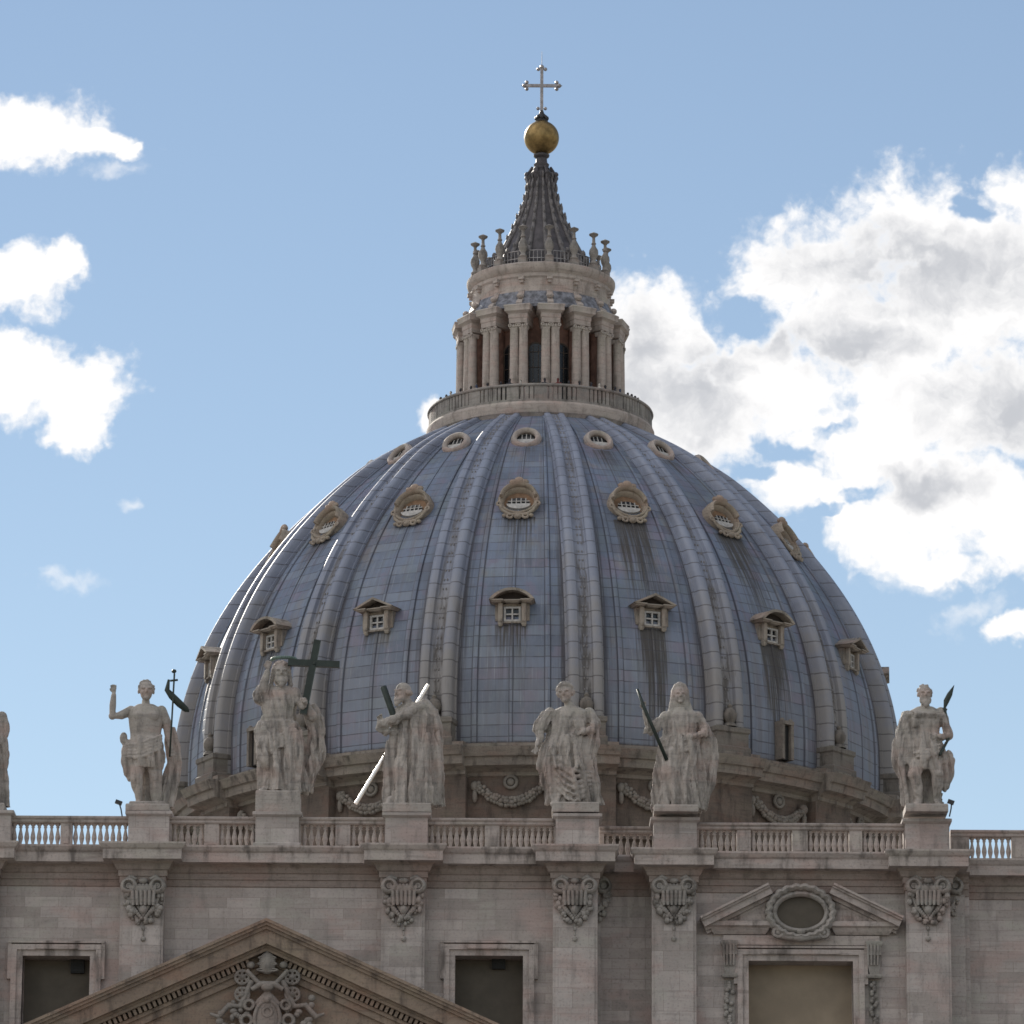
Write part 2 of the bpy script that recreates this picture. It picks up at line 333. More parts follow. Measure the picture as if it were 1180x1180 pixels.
def lead_material():
    m, nt, p = newmat('lead_sheets')
    uv = nd(nt, 'UVMap', {'uv_map': 'UVMap'}).outputs[0]; sp = nd(nt, 'SeparateXYZ', Vector=uv)
    u, v = sp.outputs[0], sp.outputs[1]
    t = mt(nt, 'SUBTRACT', mt(nt, 'FLOORED_MODULO', mt(nt, 'ADD', u, 11.25), 22.5), 11.25)
    pan = mt(nt, 'FLOOR', mt(nt, 'DIVIDE', mt(nt, 'ADD', u, 11.25), 22.5))
    cu = mt(nt, 'FLOOR', mt(nt, 'DIVIDE', u, 5.62)); ROW = .82
    rv = mt(nt, 'DIVIDE', v, ROW); cv = mt(nt, 'FLOOR', rv); fr = mt(nt, 'FRACT', rv)
    wn = nd(nt, 'TexWhiteNoise', {'noise_dimensions': '2D'}, Vector=nd(nt, 'CombineXYZ', X=cu, Y=cv, Z=0.0).outputs[0]).outputs[0]
    P = nd(nt, 'TexCoord').outputs['Object']
    n1 = noise(nt, P, .22, 6.0, .6); n3 = noise(nt, P, 3.5, 5.0, .65)
    sv = nd(nt, 'CombineXYZ', X=mt(nt, 'MULTIPLY', u, 2.6), Y=mt(nt, 'MULTIPLY', v, .16), Z=0.0).outputs[0]
    ns = noise(nt, sv, 1.0, 6.0, .62)
    sv2 = nd(nt, 'CombineXYZ', X=mt(nt, 'MULTIPLY', u, .8), Y=mt(nt, 'MULTIPLY', v, .07), Z=4.0).outputs[0]
    ns2 = noise(nt, sv2, 1.0, 4.0, .55)
    col = mixc(nt, sstep(nt, n1, .35, .65), LEAD_A, LEAD_B)
    col = mixc(nt, mt(nt, 'MULTIPLY', sstep(nt, wn, .62, 1.0), .40), col, LEAD_L)
    col = mixc(nt, mt(nt, 'MULTIPLY', sstep(nt, wn, .12, .0), .45), col, (.12,.118,.15))
    hue = noise(nt, vadd(nt, vmul(nt, P, (.5, .5, .35)), (3.0, 9.0, 1.0)), 1.0, 6.0, .65)
    wn2 = nd(nt, 'TexWhiteNoise', {'noise_dimensions': '2D'}, Vector=nd(nt, 'CombineXYZ', X=mt(nt, 'ADD', cu, 77.0), Y=cv, Z=0.0).outputs[0]).outputs[0]
    hue = mt(nt, 'ADD', hue, mt(nt, 'MULTIPLY', mt(nt, 'SUBTRACT', wn2, .5), .16))
    col = mixc(nt, mt(nt, 'MULTIPLY', sstep(nt, hue, .52, .68), .75), col, (.185,.17,.235))
    col = mixc(nt, mt(nt, 'MULTIPLY', sstep(nt, hue, .46, .32), .65), col, (.155,.19,.225))
    brn = noise(nt, vadd(nt, vmul(nt, P, (.6, .6, .22)), (30.0, 2.0, 7.0)), 1.0, 6.0, .62)
    col = mixc(nt, mt(nt, 'MULTIPLY', sstep(nt, brn, .54, .72), .60), col, (.215,.195,.185))
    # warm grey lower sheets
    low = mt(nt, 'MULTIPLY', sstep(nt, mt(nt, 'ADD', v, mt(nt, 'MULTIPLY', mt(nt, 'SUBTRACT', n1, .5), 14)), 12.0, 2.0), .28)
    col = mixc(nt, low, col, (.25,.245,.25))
    col = mixc(nt, mt(nt, 'MULTIPLY', sstep(nt, ns2, .47, .74), .55), col, (.14,.132,.145))
    # streaks below the windows
    at_ = mt(nt, 'ABSOLUTE', t)
    pr = nd(nt, 'TexWhiteNoise', {'noise_dimensions': '1D'}, W=mt(nt, 'ADD', pan, .37)).outputs[0]
    heavy = mt(nt, 'MULTIPLY', mt(nt, 'GREATER_THAN', pan, .5), mt(nt, 'LESS_THAN', pan, 2.5))
    tot = None
    for vw, L, hw, st in STAIN:
        below = mt(nt, 'MULTIPLY', mt(nt, 'LESS_THAN', v, vw), mt(nt, 'POWER', 2.718, mt(nt, 'DIVIDE', mt(nt, 'SUBTRACT', v, vw), mt(nt, 'MULTIPLY_ADD', heavy, L*.9, mt(nt, 'MULTIPLY_ADD', pr, L*.6, L*.45)))))
        k = mt(nt, 'MULTIPLY', below, sstep(nt, mt(nt, 'ADD', at_, mt(nt, 'MULTIPLY', mt(nt, 'SUBTRACT', ns2, .5), 5.0)), hw*1.1, hw*.45))
        k = mt(nt, 'MULTIPLY', k, mt(nt, 'MULTIPLY_ADD', heavy, st*.45, mt(nt, 'MULTIPLY_ADD', pr, st*.35, st*.50)))
        tot = k if tot is None else mt(nt, 'MAXIMUM', tot, k)
    stn = mt(nt, 'MULTIPLY', sstep(nt, mt(nt, 'ADD', ns, mt(nt, 'MULTIPLY', tot, .33)), .52, .80), mt(nt, 'MINIMUM', mt(nt, 'MULTIPLY', tot, 2.2), 1.0))
    col = mixc(nt, mt(nt, 'MULTIPLY', stn, .90), col, (.052,.045,.037))
    # dark strips beside the ribs, painted shade along with grime; then the seams
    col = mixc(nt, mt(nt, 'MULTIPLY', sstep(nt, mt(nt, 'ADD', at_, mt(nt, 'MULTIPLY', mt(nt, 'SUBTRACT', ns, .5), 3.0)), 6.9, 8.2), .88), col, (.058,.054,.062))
    pale = sstep(nt, noise(nt, vadd(nt, sv, (17.0, 3.0, 0)), 1.6, 6.0, .68), .53, .74)
    col = mixc(nt, mt(nt, 'MULTIPLY', pale, .55), col, (.34,.355,.385))
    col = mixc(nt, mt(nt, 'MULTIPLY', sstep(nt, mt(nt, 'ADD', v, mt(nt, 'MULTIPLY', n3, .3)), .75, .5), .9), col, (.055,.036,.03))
    hline = sstep(nt, mt(nt, 'ABSOLUTE', mt(nt, 'SUBTRACT', fr, .5)), .43, .485)
    brk0 = mt(nt, 'MULTIPLY_ADD', noise(nt, P, 1.1, 3.0), .16, .07)
    du = mt(nt, 'ABSOLUTE', mt(nt, 'SUBTRACT', at_, 5.6))
    vline = mt(nt, 'MULTIPLY', sstep(nt, mt(nt, 'ABSOLUTE', mt(nt, 'SUBTRACT', du, .46)), brk0, .04), .62)
    cline = mt(nt, 'MULTIPLY', sstep(nt, mt(nt, 'ABSOLUTE', mt(nt, 'SUBTRACT', at_, .28)), .14, .04), .5)
    brk = sstep(nt, noise(nt, P, .8, 3.0), .30, .62)
    seam = mt(nt, 'MAXIMUM', mt(nt, 'MULTIPLY', mt(nt, 'MULTIPLY', hline, .78), brk), mt(nt, 'MAXIMUM', vline, cline))
    col = mixc(nt, seam, col, (.06,.058,.07))
    nt.links.new(col, p.inputs['Base Color']); p.inputs['Roughness'].default_value = .6; p.inputs['Specular IOR Level'].default_value = .35
    h = mt(nt, 'ADD', mt(nt, 'MULTIPLY', hline, -.5), mt(nt, 'ADD', mt(nt, 'MULTIPLY', n3, .5), mt(nt, 'MULTIPLY', wn, .3)))
    nt.links.new(nd(nt, 'Bump', Strength=.35, Distance=.08, Height=h).outputs[0], p.inputs['Normal'])
    return m
def rib_material():
    m, nt, p = newmat('lead_rib')
    uv = nd(nt, 'UVMap', {'uv_map': 'UVMap'}).outputs[0]; sp = nd(nt, 'SeparateXYZ', Vector=uv)
    u, v = sp.outputs[0], sp.outputs[1]
    info = nd(nt, 'ObjectInfo').outputs['Random']
    P = nd(nt, 'TexCoord').outputs['Object']
    rp = vadd(nt, P, nd(nt, 'CombineXYZ', X=mt(nt, 'MULTIPLY', info, 90.0), Y=0.0, Z=0.0).outputs[0])
    n1 = noise(nt, rp, .35, 6.0, .6); n3 = noise(nt, rp, 4.0, 5.0, .65)
    col = mixc(nt, sstep(nt, n1, .35, .65), (.245,.275,.355), (.20,.22,.285))
    low = sstep(nt, mt(nt, 'ADD', v, mt(nt, 'MULTIPLY', mt(nt, 'SUBTRACT', n1, .5), 30)), 17.0, 3.0)
    col = mixc(nt, mt(nt, 'MULTIPLY', low, .85), col, (.235,.218,.205))
    st = noise(nt, nd(nt, 'CombineXYZ', X=mt(nt, 'MULTIPLY', u, 3.0), Y=mt(nt, 'MULTIPLY', v, .35), Z=mt(nt, 'MULTIPLY', info, 50.0)).outputs[0], 1.0, 6.0, .65)
    cen = sstep(nt, mt(nt, 'ABSOLUTE', u), .36, .26)
    fade = sstep(nt, v, 22.0, 6.0)
    col = mixc(nt, mt(nt, 'MULTIPLY', mt(nt, 'MULTIPLY', cen, sstep(nt, st, .40, .62)), mt(nt, 'MULTIPLY_ADD', fade, .40, .52)), col, (.075,.066,.06))
    col = mixc(nt, mt(nt, 'MULTIPLY', sstep(nt, st, .56, .78), .55), col, (.12,.105,.10))
    fr = mt(nt, 'FRACT', mt(nt, 'DIVIDE', v, 1.25))
    ln = sstep(nt, mt(nt, 'ABSOLUTE', mt(nt, 'SUBTRACT', fr, .5)), .45, .485)
    col = mixc(nt, mt(nt, 'MULTIPLY', ln, .75), col, (.07,.065,.07))
    nt.links.new(col, p.inputs['Base Color']); p.inputs['Roughness'].default_value = .55; p.inputs['Specular IOR Level'].default_value = .4
    h = mt(nt, 'ADD', mt(nt, 'MULTIPLY', ln, -.5), mt(nt, 'MULTIPLY', n3, .6))
    nt.links.new(nd(nt, 'Bump', Strength=.3, Distance=.08, Height=h).outputs[0], p.inputs['Normal'])
    return m
LEAD_A, LEAD_B, LEAD_L = (.165,.203,.285), (.118,.143,.195), (.25,.285,.34)

# ------------------------------------------------------------------ ground
g, gnt, gp = newmat('piazza_cobbles')
gP = nd(gnt, 'TexCoord').outputs['Object']
gn = noise(gnt, gP, .05, 6.0); gv = nd(gnt, 'TexVoronoi', Vector=gP, Scale=7.0).outputs['Distance']
gnt.links.new(mixc(gnt, gn, mixc(gnt, sstep(gnt, gv, .1, .6), (.21,.20,.187), (.14,.133,.125)), (.23,.217,.20)), gp.inputs['Base Color']); gp.inputs['Roughness'].default_value = .85
tag(MB().add([(-3000,-3000,0),(3000,-3000,0),(3000,3000,0),(-3000,3000,0)], [(0,1,2,3)]).build('ground', g), kind='structure')

# ------------------------------------------------------------------ dome
AX = Vector((2.101, 372.0, 0)); PH0 = rad(-4.63); STEP = rad(22.5)
ZK = [77., 82, 87, 92, 97, 101, 104, 106.5]; RK = [27.1, 27.02, 25.93, 23.69, 20.14, 16.27, 12.43, 8.1]
def _spl():
    n = len(ZK); h = [ZK[i+1]-ZK[i] for i in range(n-1)]
    a = [0]*n; b = [1]*n; c = [0]*n; d = [0]*n
    for i in range(1, n-1):
        a[i] = h[i-1]; b[i] = 2*(h[i-1]+h[i]); c[i] = h[i]; d[i] = 6*((RK[i+1]-RK[i])/h[i]-(RK[i]-RK[i-1])/h[i-1])
    for i in range(1, n):
        w = a[i]/b[i-1]; b[i] -= w*c[i-1]; d[i] -= w*d[i-1]
    M = [0]*n
    for i in range(n-2, -1, -1): M[i] = (d[i]-c[i]*M[i+1])/b[i]
    def f(z):
        i = max(j for j in range(n-1) if z >= ZK[j] or j == 0); t = z-ZK[i]; hh = h[i]
        return (M[i]*(hh-t)**3+M[i+1]*t**3)/(6*hh)+(RK[i]/hh-M[i]*hh/6)*(hh-t)+(RK[i+1]/hh-M[i+1]*hh/6)*t
    return f
ribR = _spl()
RIBH = 1.05
PROF = []; acc = 0
for i in range(91):
    z = 76.9+(106.6-76.9)*(1-(1-i/90)**1.25); r = ribR(z)
    if PROF: acc += sqrt((r-PROF[-1][0])**2+(z-PROF[-1][1])**2)
    PROF.append((r, z, acc))
def v_at(z):
    for a, b in zip(PROF, PROF[1:]):
        if a[1] <= z <= b[1]: return a[2]+(b[2]-a[2])*(z-a[1])/(b[1]-a[1])
    return 0
def shellR(z): return ribR(z)-RIBH
ZA, ZB, ZC = 86.9, 96.2, 102.5
STAIN = [(v_at(ZA-1.0), 3.2, 3.1, 1.0), (v_at(ZB-1.4), 3.6, 4.4, .85), (v_at(ZC-.8), 2.0, 5.0, .5)]
M_LEAD = lead_material(); M_RIB = rib_material()
dome = thing('basilica_dome', 'great ribbed blue-grey lead dome rising behind the stone facade', 'dome', AX)

mb = MB(); angs = []
for k in range(16):
    for a, h in ((-11.25,0),(-9,0),(-7.5,0),(-6.05,0),(-5.95,.12),(-5.6,.17),(-5.25,.12),(-5.15,0),(-3.5,0),(-1.8,0),(-.28,0),(-.22,.06),(0,.08),(.22,.06),(.28,0),(1.8,0),(3.5,0),(5.15,0),(5.25,.12),(5.6,.17),(5.95,.12),(6.05,0),(7.5,0),(9,0)):
        angs.append((22.5*k+a, h))
angs.append((348.75, 0))
n = len(angs); vs = []; us = []
for r, z, s_ in PROF:
    for a, h in angs:
        q = r-RIBH+h*min(1, r/14); vs.append((q*sin(rad(a)), -q*cos(rad(a)), z)); us.append((a, s_))
mb.add(vs, [(i*n+j, i*n+j+1, (i+1)*n+j+1, (i+1)*n+j) for i in range(len(PROF)-1) for j in range(n-1)], us)
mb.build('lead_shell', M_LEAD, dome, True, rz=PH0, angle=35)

def make_rib():
    mb = MB(); sec = [(-1.08,-.3),(-1.08,.18),(-.98,.2),(-.98,.70),(-.92,.92),(-.76,1.05),(-.58,1.05),(-.42,.94),(-.36,.66),(-.28,.60),
                      (.28,.60),(.36,.66),(.42,.94),(.58,1.05),(.76,1.05),(.92,.92),(.98,.70),(.98,.2),(1.08,.18),(1.08,-.3)]
    vs = []; us = []; m = len(sec)
    for r, z, s_ in PROF:
        w = .74+.50*max(0, min(1, (r-8)/19))**1.1; t = max(.55, min(1, r/15))
        for x, h in sec:
            vs.append((x*w, -(r-RIBH+h*t), z)); us.append((x, s_))
    mb.add(vs, [(i*m+j, i*m+j+1, (i+1)*m+j+1, (i+1)*m+j) for i in range(len(PROF)-1) for j in range(m-1)], us)
    # studs along the flat middle band
    for i in range(4, 86, 2):
        r, z, s_ = PROF[i]; q = r-RIBH+.60*max(.55, min(1, r/15)); a = len(mb.v)
        for sx in (-.1, .12): mb.ico((sx, -q-.02, z), (.06,.08,.10), 6, 4)
    return mb
rib_mb = make_rib()
rib0 = rib_mb.build('rib', M_RIB, dome, True, angle=40)
bm_ = MB(); bm_.rects(-1.3, 1.3, -27.4, -25.8, [(.12,76.9),(.12,77.5),(.0,77.6),(.0,78.5),(.1,78.6),(.1,78.9),(-.2,79.05)])
bm_.lathe([(.5,79.0),(.42,79.2),(.3,79.3),(.46,79.6),(.5,79.9),(.36,80.2),(.15,80.35),(.2,80.5),(.0,80.7)], 12, (0,-27.05,0))
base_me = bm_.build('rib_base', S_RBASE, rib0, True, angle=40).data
ribs = [rib0]
first = True
for k in range(-8, 8):
    a = PH0+STEP*(k+.5); d = math.degrees(a)
    if abs(d) > 112: continue
    if first: rib0.rotation_euler.z = a; first = False
    else:
        r = rib0.copy(); COL.objects.link(r); r.parent = dome; r.rotation_euler.z = a
        c = rib0.children[0].copy(); COL.objects.link(c); c.parent = r

# drum attic and its cornice, breaking forward under each rib
def ressaut(prof, amp, half=4.6):
    angs = []
    for k in range(16):
        c = 22.5*k
        for a, e in ((-11.25,1),(-11.25+half,1),(-11.25+half+.02,0),(-3,0),(0,0),(3,0),(11.25-half-.02,0),(11.25-half,1)): angs.append((c+a, e))
    angs2 = []
    for a, e in angs: angs2.append((a, e))
    return [[Vector(((r+e*amp)*sin(rad(a)), -(r+e*amp)*cos(rad(a)), z)) for a, e in angs2] for r, z in prof]
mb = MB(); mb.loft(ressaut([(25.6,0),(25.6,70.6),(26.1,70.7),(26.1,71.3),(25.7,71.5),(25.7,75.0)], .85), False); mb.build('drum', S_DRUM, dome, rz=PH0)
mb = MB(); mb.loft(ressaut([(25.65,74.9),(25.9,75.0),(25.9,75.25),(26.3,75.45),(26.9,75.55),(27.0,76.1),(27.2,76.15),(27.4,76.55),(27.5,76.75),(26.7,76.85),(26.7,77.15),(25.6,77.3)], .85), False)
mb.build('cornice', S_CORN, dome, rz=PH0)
mb = MB()
for s in range(25):                       # swag of leaves hung between two rosettes
    t = s/24*2-1; a = rad(t*4.9); z = 74.25-1.15*(1-t*t); q = 25.95
    for j in range(3):
        mb.ico((q*sin(a)+random.uniform(-.08,.08), -q*cos(a)-.05-.12*(j == 1), z+(j-1)*.23+random.uniform(-.06,.06)), (.17,.2,.17), 7, 5)
for sx in (-1, 1):
    a = rad(sx*5.5); mb.ico((25.9*sin(a), -25.9*cos(a), 74.3), (.32,.25,.36), 10, 6); mb.ico((25.9*sin(a), -25.9*cos(a), 73.6), (.2,.2,.5), 8, 5)
mb.torus((0,-25.85,74.55), .42, .13, 16, 6); mb.ico((0,-25.85,74.55), (.28,.2,.28), 8, 6)
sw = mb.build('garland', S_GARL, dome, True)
for i, k in enumerate((-3,-2,-1,0,1,2,3)):
    o = sw if i == 0 else sw.copy()
    if i: COL.objects.link(o); o.parent = dome
    o.rotation_euler.z = PH0+STEP*k

# dome windows, three rows (built facing -Y at angle 0, then turned to their panel)
def arcpts(w, z0, h, n=14):              # segmental arch
    R = (w*w+h*h)/(2*h); a0 = math.asin(w/R)
    return [(R*sin(-a0+2*a0*i/n), z0+h-R+R*cos(-a0+2*a0*i/n)) for i in range(n+1)]
def dormer(seg):
    zb = ZA-.95; yf = -(shellR(zb)+.2); yb = yf+3.2
    b = MB()
    for sx in (-1, 1):
        b.box(min(sx*.66,sx*.98), max(sx*.66,sx*.98), yf-.1, yb, zb+.12, zb+1.42); b.box(min(sx*.981,sx*1.2), max(sx*.981,sx*1.2), yf+.2, yb, zb+.2, zb+1.4)
        b.rects(sx*.82-.17, sx*.82+.17, yf-.04, yb, [(-.06,zb-.22),(0,zb-.08),(.02,zb+.119)])
    b.box(-.659,.659, yf+.3, yb, zb+1.22, zb+1.42); b.box(-.7,.7, yf-.02, yb, zb+.0, zb+.12)
    z1 = zb+1.43
    for x0, x1, d in ((-1.5,-.6,.56),(.6,1.5,.56),(-.599,.599,.38)):   # broken horizontal cornice
        b.rects(x0+.12, x1-.12, yf-d+.12, yb, [(-.06,z1),(.02,z1+.07),(.12,z1+.10),(.12,z1+.18),(.0,z1+.22)])
    o = arcpts(1.6, z1+.16, .82) if seg else [(-1.6,z1+.16),(0,z1+.92),(1.6,z1+.16)]
    i = arcpts(1.32, z1+.19, .60) if seg else [(-1.24,z1+.19),(0,z1+.74),(1.24,z1+.19)]
    b.prism(o+i[::-1], yf-.62, yb-.6)
    w = link('dormer_window', None, dome)
    b.build('surround', S_DORM, w)
    b = MB(); b.prism(i, yf+.1, yb-.7); b.build('tympanum', M_SHADE, w)  # near-black tympanum: shade under the pediment put into its colour
    f = MB()
    for x0, x1, za, zc in ((-.6,-.45,.14,1.2),(.45,.6,.14,1.2),(-.05,.05,.28,1.07),(-.45,.45,.14,.28),(-.45,.45,1.07,1.2)): f.box(x0, x1, yf+.14, yf+.34, zb+za, zb+zc)
    f.box(-.45,-.05, yf+.16, yf+.32, zb+.62, zb+.71); f.box(.05,.45, yf+.16, yf+.32, zb+.62, zb+.71)
    f.build('frame', M_WHITE, w)
    p = MB(); p.box(-.5,.5, yf+.36, yf+.41, zb+.22, zb+1.15); p.build('pane', M_GLASS, w)
    return w
def tilted(b, yc, zc, deg):             # stand a window built round the origin on the slope of the dome
    t = rad(deg)
    for i, q in enumerate(b.v): b.v[i] = Vector((q.x, yc+q.y*cos(t)+q.z*sin(t), zc+q.z*cos(t)-q.y*sin(t)))
    return b
M_TANB = plain('ochre_recess', (.24,.15,.095), .9, 0, .3, 2.0)
def hooded():
    zc = ZB; yc = -(shellR(zc)+.46); w = link('hooded_window', None, dome); n = 40
    T = lambda b: tilted(b, yc, zc, 27)
    def el(rx, rz, dz=0, y=0): return [Vector((rx*cos(2*pi*i/n), y, dz+rz*sin(2*pi*i/n))) for i in range(n)]
    b = MB(); b.loft([el(1.45,1.42,0,1.6), el(1.5,1.45,0,0), el(1.46,1.41,0,-.12), el(1.2,1.14,-.02,-.12), el(1.12,1.05,-.04,-.02), el(1.05,.98,-.04,.36)], False)
    b.torus((0,-.12,.02), (1.34,1.3), .10, 40, 8, sq=1.2)
    b.torus((0,-.24,.04), (1.24,1.24), .14, 26, 8, a0=rad(4), a1=rad(176), sq=2.2)
    b.ico((0,-.42,1.5), (.36,.26,.3), 10, 6)
    for sx in (-1, 1):
        b.ico((sx*.42,-.38,1.4), (.3,.22,.2), 8, 5); b.torus((sx*1.36,-.16,-.45), .16, .08, 14, 6)
        b.tube([(sx*1.3,-.12,-.6),(sx*1.08,-.14,-1.1),(sx*.6,-.14,-1.5),(0,-.12,-1.42)], [.1,.13,.13,.1], 8)
        b.torus((sx*.55,-.16,-1.62), .2, .09, 12, 6); b.ico((sx*.95,-.1,-1.55), (.2,.16,.14), 8, 5)
    b.ico((0,-.12,-1.66), (.3,.18,.22), 8, 5)
    T(b).build('hood', S_TAN, w, True, angle=50)
    s = MB(); s.prism([(.86*cos(pi+pi*i/14), -.32+.46*sin(pi+pi*i/14)) for i in range(15)], .0, .3); T(s).build('sill', M_WHITE, w)
    f = MB()
    for x in (-.5,-.17,.17,.5): f.box(x-.035, x+.035, .03, .1, -.32, .22)
    f.box(-.78,.78, .04, .09, -.08, -.02); T(f).build('glazing_bar', M_WHITE, w)
    p = MB(); p.prism([(.82*cos(pi*i/14), -.32+.66*sin(pi*i/14)) for i in range(15)], .12, .3); T(p).build('pane', M_GLASS, w)
    h = MB(); h.prism([(q.x, q.z) for q in el(1.06,1.0,-.04)], .31, .4); T(h).build('recess', M_TANB, w)
    return w
def oculus():
    w = link('round_window', None, dome); zc = ZC; yc = -(shellR(zc)+.05)
    T = lambda b: tilted(b, yc, zc, 34)
    b = MB(); b.torus((0,-.2,0), .86, .2, 32, 8, sq=1.3); b.torus((0,-.05,0), 1.02, .12, 32, 6, sq=1.6)
    b.loft([[Vector((1.0*cos(2*pi*i/32), y, 1.0*sin(2*pi*i/32))) for i in range(32)] for y in (0,.9)])
    T(b).build('rim', S_LAN, w, True, angle=50)
    s = MB(); s.prism([(.76*cos(a), .76*sin(a)) for a in [pi+pi*i/16 for i in range(17)]], -.12, -.01); T(s).build('sill', M_WHITE, w)
    p = MB(); p.prism([(.74*cos(a), .62*sin(a)) for a in [pi*i/16 for i in range(17)]], -.05, -.01); T(p).build('pane', M_GLASS, w)
    f = MB(); f.box(-.03,.03,-.1,-.055,0,.6); f.box(-.34,-.28,-.1,-.055,0,.5); f.box(.28,.34,-.1,-.055,0,.5); T(f).build('glazing_bar', M_WHITE, w)
    return w
def copy_tree(o, parent):
    c = o.copy(); COL.objects.link(c); c.parent = parent
    for ch in list(o.children): copy_tree(ch, c)
    return c
for maker, sel in ((lambda: dormer(True), (-4,-2,0,2,4)), (lambda: dormer(False), (-3,-1,1,3)), (hooded, range(-4,5)), (oculus, range(-4,5))):
    w0 = maker(); src = w0
    for i, k in enumerate(sel):
        w = src if i == 0 else copy_tree(src, dome)
        w.rotation_euler.z = PH0+STEP*k
# small dark hatches low on two panels
def hatch():
    w = link('hatch', None, dome); y = -26.35
    b = MB(); b.box(-.55,-.3, y-.5, y+.8, 77.4, 79.9); b.box(.3,.55, y-.5, y+.8, 77.4, 79.9); b.box(-.55,.55, y-.55, y+.8, 79.901, 80.15); b.ico((-.4,y-.3,80.2), .18, 8, 5); b.ico((.4,y-.3,80.2), .18, 8, 5)
    b.build('surround', S_CORN, w)
    p = MB(); p.box(-.3,.3, y-.2, y+.6, 77.4, 79.9); p.build('opening', M_VENT, w); return w
h0 = hatch(); h0.rotation_euler.z = PH0+STEP*2; h1 = copy_tree(h0, dome); h1.rotation_euler.z = PH0-STEP*2

# ------------------------------------------------------------------ lantern
lan = thing('dome_lantern', 'stone lantern of paired columns with dark spire standing on the lead dome', 'lantern', AX)
mb = MB(); mb.lathe([(6.5,105.2),(8.15,105.6),(8.35,106.0),(8.5,106.1),(8.62,106.5),(8.62,106.75),(8.5,106.95),(4.9,107.0)], 96); mb.build('gallery_base', S_LAN, lan, True, angle=30)
mb = MB()
mb.lathe([(8.2,108.12),(8.5,108.12),(8.55,108.2),(8.5,108.32),(8.2,108.32),(8.2,108.12)], 96); mb.lathe([(8.2,106.96),(8.48,106.96),(8.48,107.12),(8.2,107.12)], 96)
for i in range(150):
    a = 2*pi*i/150; wide = (i % 9 == 0); hw = .15 if not wide else .34
    e = Vector((sin(a), -cos(a), 0)); t = Vector((cos(a), sin(a), 0))
    mb.obox(e*8.33+Vector((0,0,107.62)), t*hw*random.uniform(.65,1.05), e*.1, Vector((0,0,.5)))
mb.build('gallery_railing', S_GAL, lan)
mb = MB(); mb.lathe([(4.75,106.9),(4.75,115.4)], 64); mb.build('core_wall', M_RED, lan, True)
mb = MB()
def larch(b, w, z0, z1, y0, y1, n=10):
    b.prism([(w,z0),(w,z1)]+[(w*cos(pi*i/n), z1+w*sin(pi*i/n)) for i in range(1, n)]+[(-w,z1),(-w,z0)], y0, y1)
larch(mb, .56, 107.0, 111.9, -4.85, -4.4)
lw = mb.build('window', M_GLASS, lan)
mb = MB(); larch2 = []
mb.torus((0,-4.82,111.9), .62, .08, 12, 6, a0=0, a1=pi); mb.box(-.7,-.56,-4.88,-4.6,107,111.9); mb.box(.56,.7,-4.88,-4.6,107,111.9)
for x in (-.2,.2): mb.box(x-.02,x+.02,-4.9,-4.86,107,112.3)
for z in (108.2,109.4,110.6,111.8): mb.box(-.54,.54,-4.9,-4.861,z-.02,z+.02)
lwf = mb.build('frame', S_DRUM, lw)
for i, k in enumerate(range(-4, 5)):
    o = lw
    if i: o = copy_tree(lw, lan)
    o.rotation_euler.z = PH0+STEP*k
# paired columns on buttresses
def buttress():
    b = MB(); b.box(-.5,.5,-5.98,-5.2,107.0,113.6); b.box(-.32,.32,-5.199,-4.7,107.0,114.9); w = b.build('buttress', M_RED, lan)
    b = MB()
    for sx in (-.35,.35):
        b.lathe([(.44,107.0),(.44,107.35),(.4,107.45),(.42,107.6),(.36,107.75),(.36,107.8),(.355,110),(.32,113.2),(.36,113.3)], 16, (sx,-6.05,0))
    b.box(-.80,.80,-6.46,-5.5,106.98,107.2)
    b.build('column', S_LAN, w, True, angle=40)
    b = MB()
    for sx in (-.36,.36):
        b.rects(sx-.3, sx+.3, -6.3, -5.7, [(0,113.25),(.06,113.5),(.03,113.55)])
        for q in (-.26,.26): b.torus((sx+q,-6.34,113.52), .1, .06, 12, 6, sq=1.4)
        b.ico((sx,-6.36,113.45), (.09,.06,.16), 6, 4)
    b.rects(-.62,.62,-6.28,-4.7,[(.02,113.66),(.08,113.7),(.08,114.05),(.12,114.1),(.12,114.4),(.2,114.5),(.36,114.6),(.36,114.85),(.42,115.0),(.38,115.08),(0,115.14)])
    b.build('capital', S_LAN, w, True, angle=35)
    # attic scroll, console and candelabrum above
    b = MB(); b.prism([(-.3,0),(.3,0),(.3,1),(-.3,1)], 0, 1); b = MB()
    pts = [(-6.1,115.15),(-6.15,115.4),(-5.95,115.6),(-5.7,115.75),(-5.55,116.1),(-5.42,116.5),(-5.3,116.6),(-4.9,116.6),(-4.9,115.15)]
    b.add([(x, y, z) for x in (-.22,.22) for y, z in pts], [tuple(range(9)), tuple(range(17,8,-1))]+[(j,(j+1) % 9,(j+1) % 9+9,j+9) for j in range(9)])
    b.ico((0,-5.72,116.0), (.3,.26,.24), 8, 5); b.box(-.2,.2,-5.62,-5.1,117.35,117.62); b.box(-.14,.14,-5.5,-5.1,117.12,117.349)
    b.build('scroll', S_LAN, w)
    return w
def candelabrum():
    b = MB()
    b.box(-.3,.3,-5.35,-4.75,118.72,119.15)
    b.lathe([(.26,119.15),(.32,119.3),(.2,119.42),(.17,119.6),(.3,119.85),(.36,120.1),(.33,120.35),(.18,120.6),(.13,120.75),(.2,120.85),(.13,120.95),(.11,121.3),(.16,121.4),(.34,121.52),(.36,121.62),(.1,121.75),(.0,121.8)], 12, (0,-5.05,0))
    return b.build('candelabrum', S_GAL, lan, True, angle=50)
b0 = buttress(); c0 = candelabrum(); fb = True
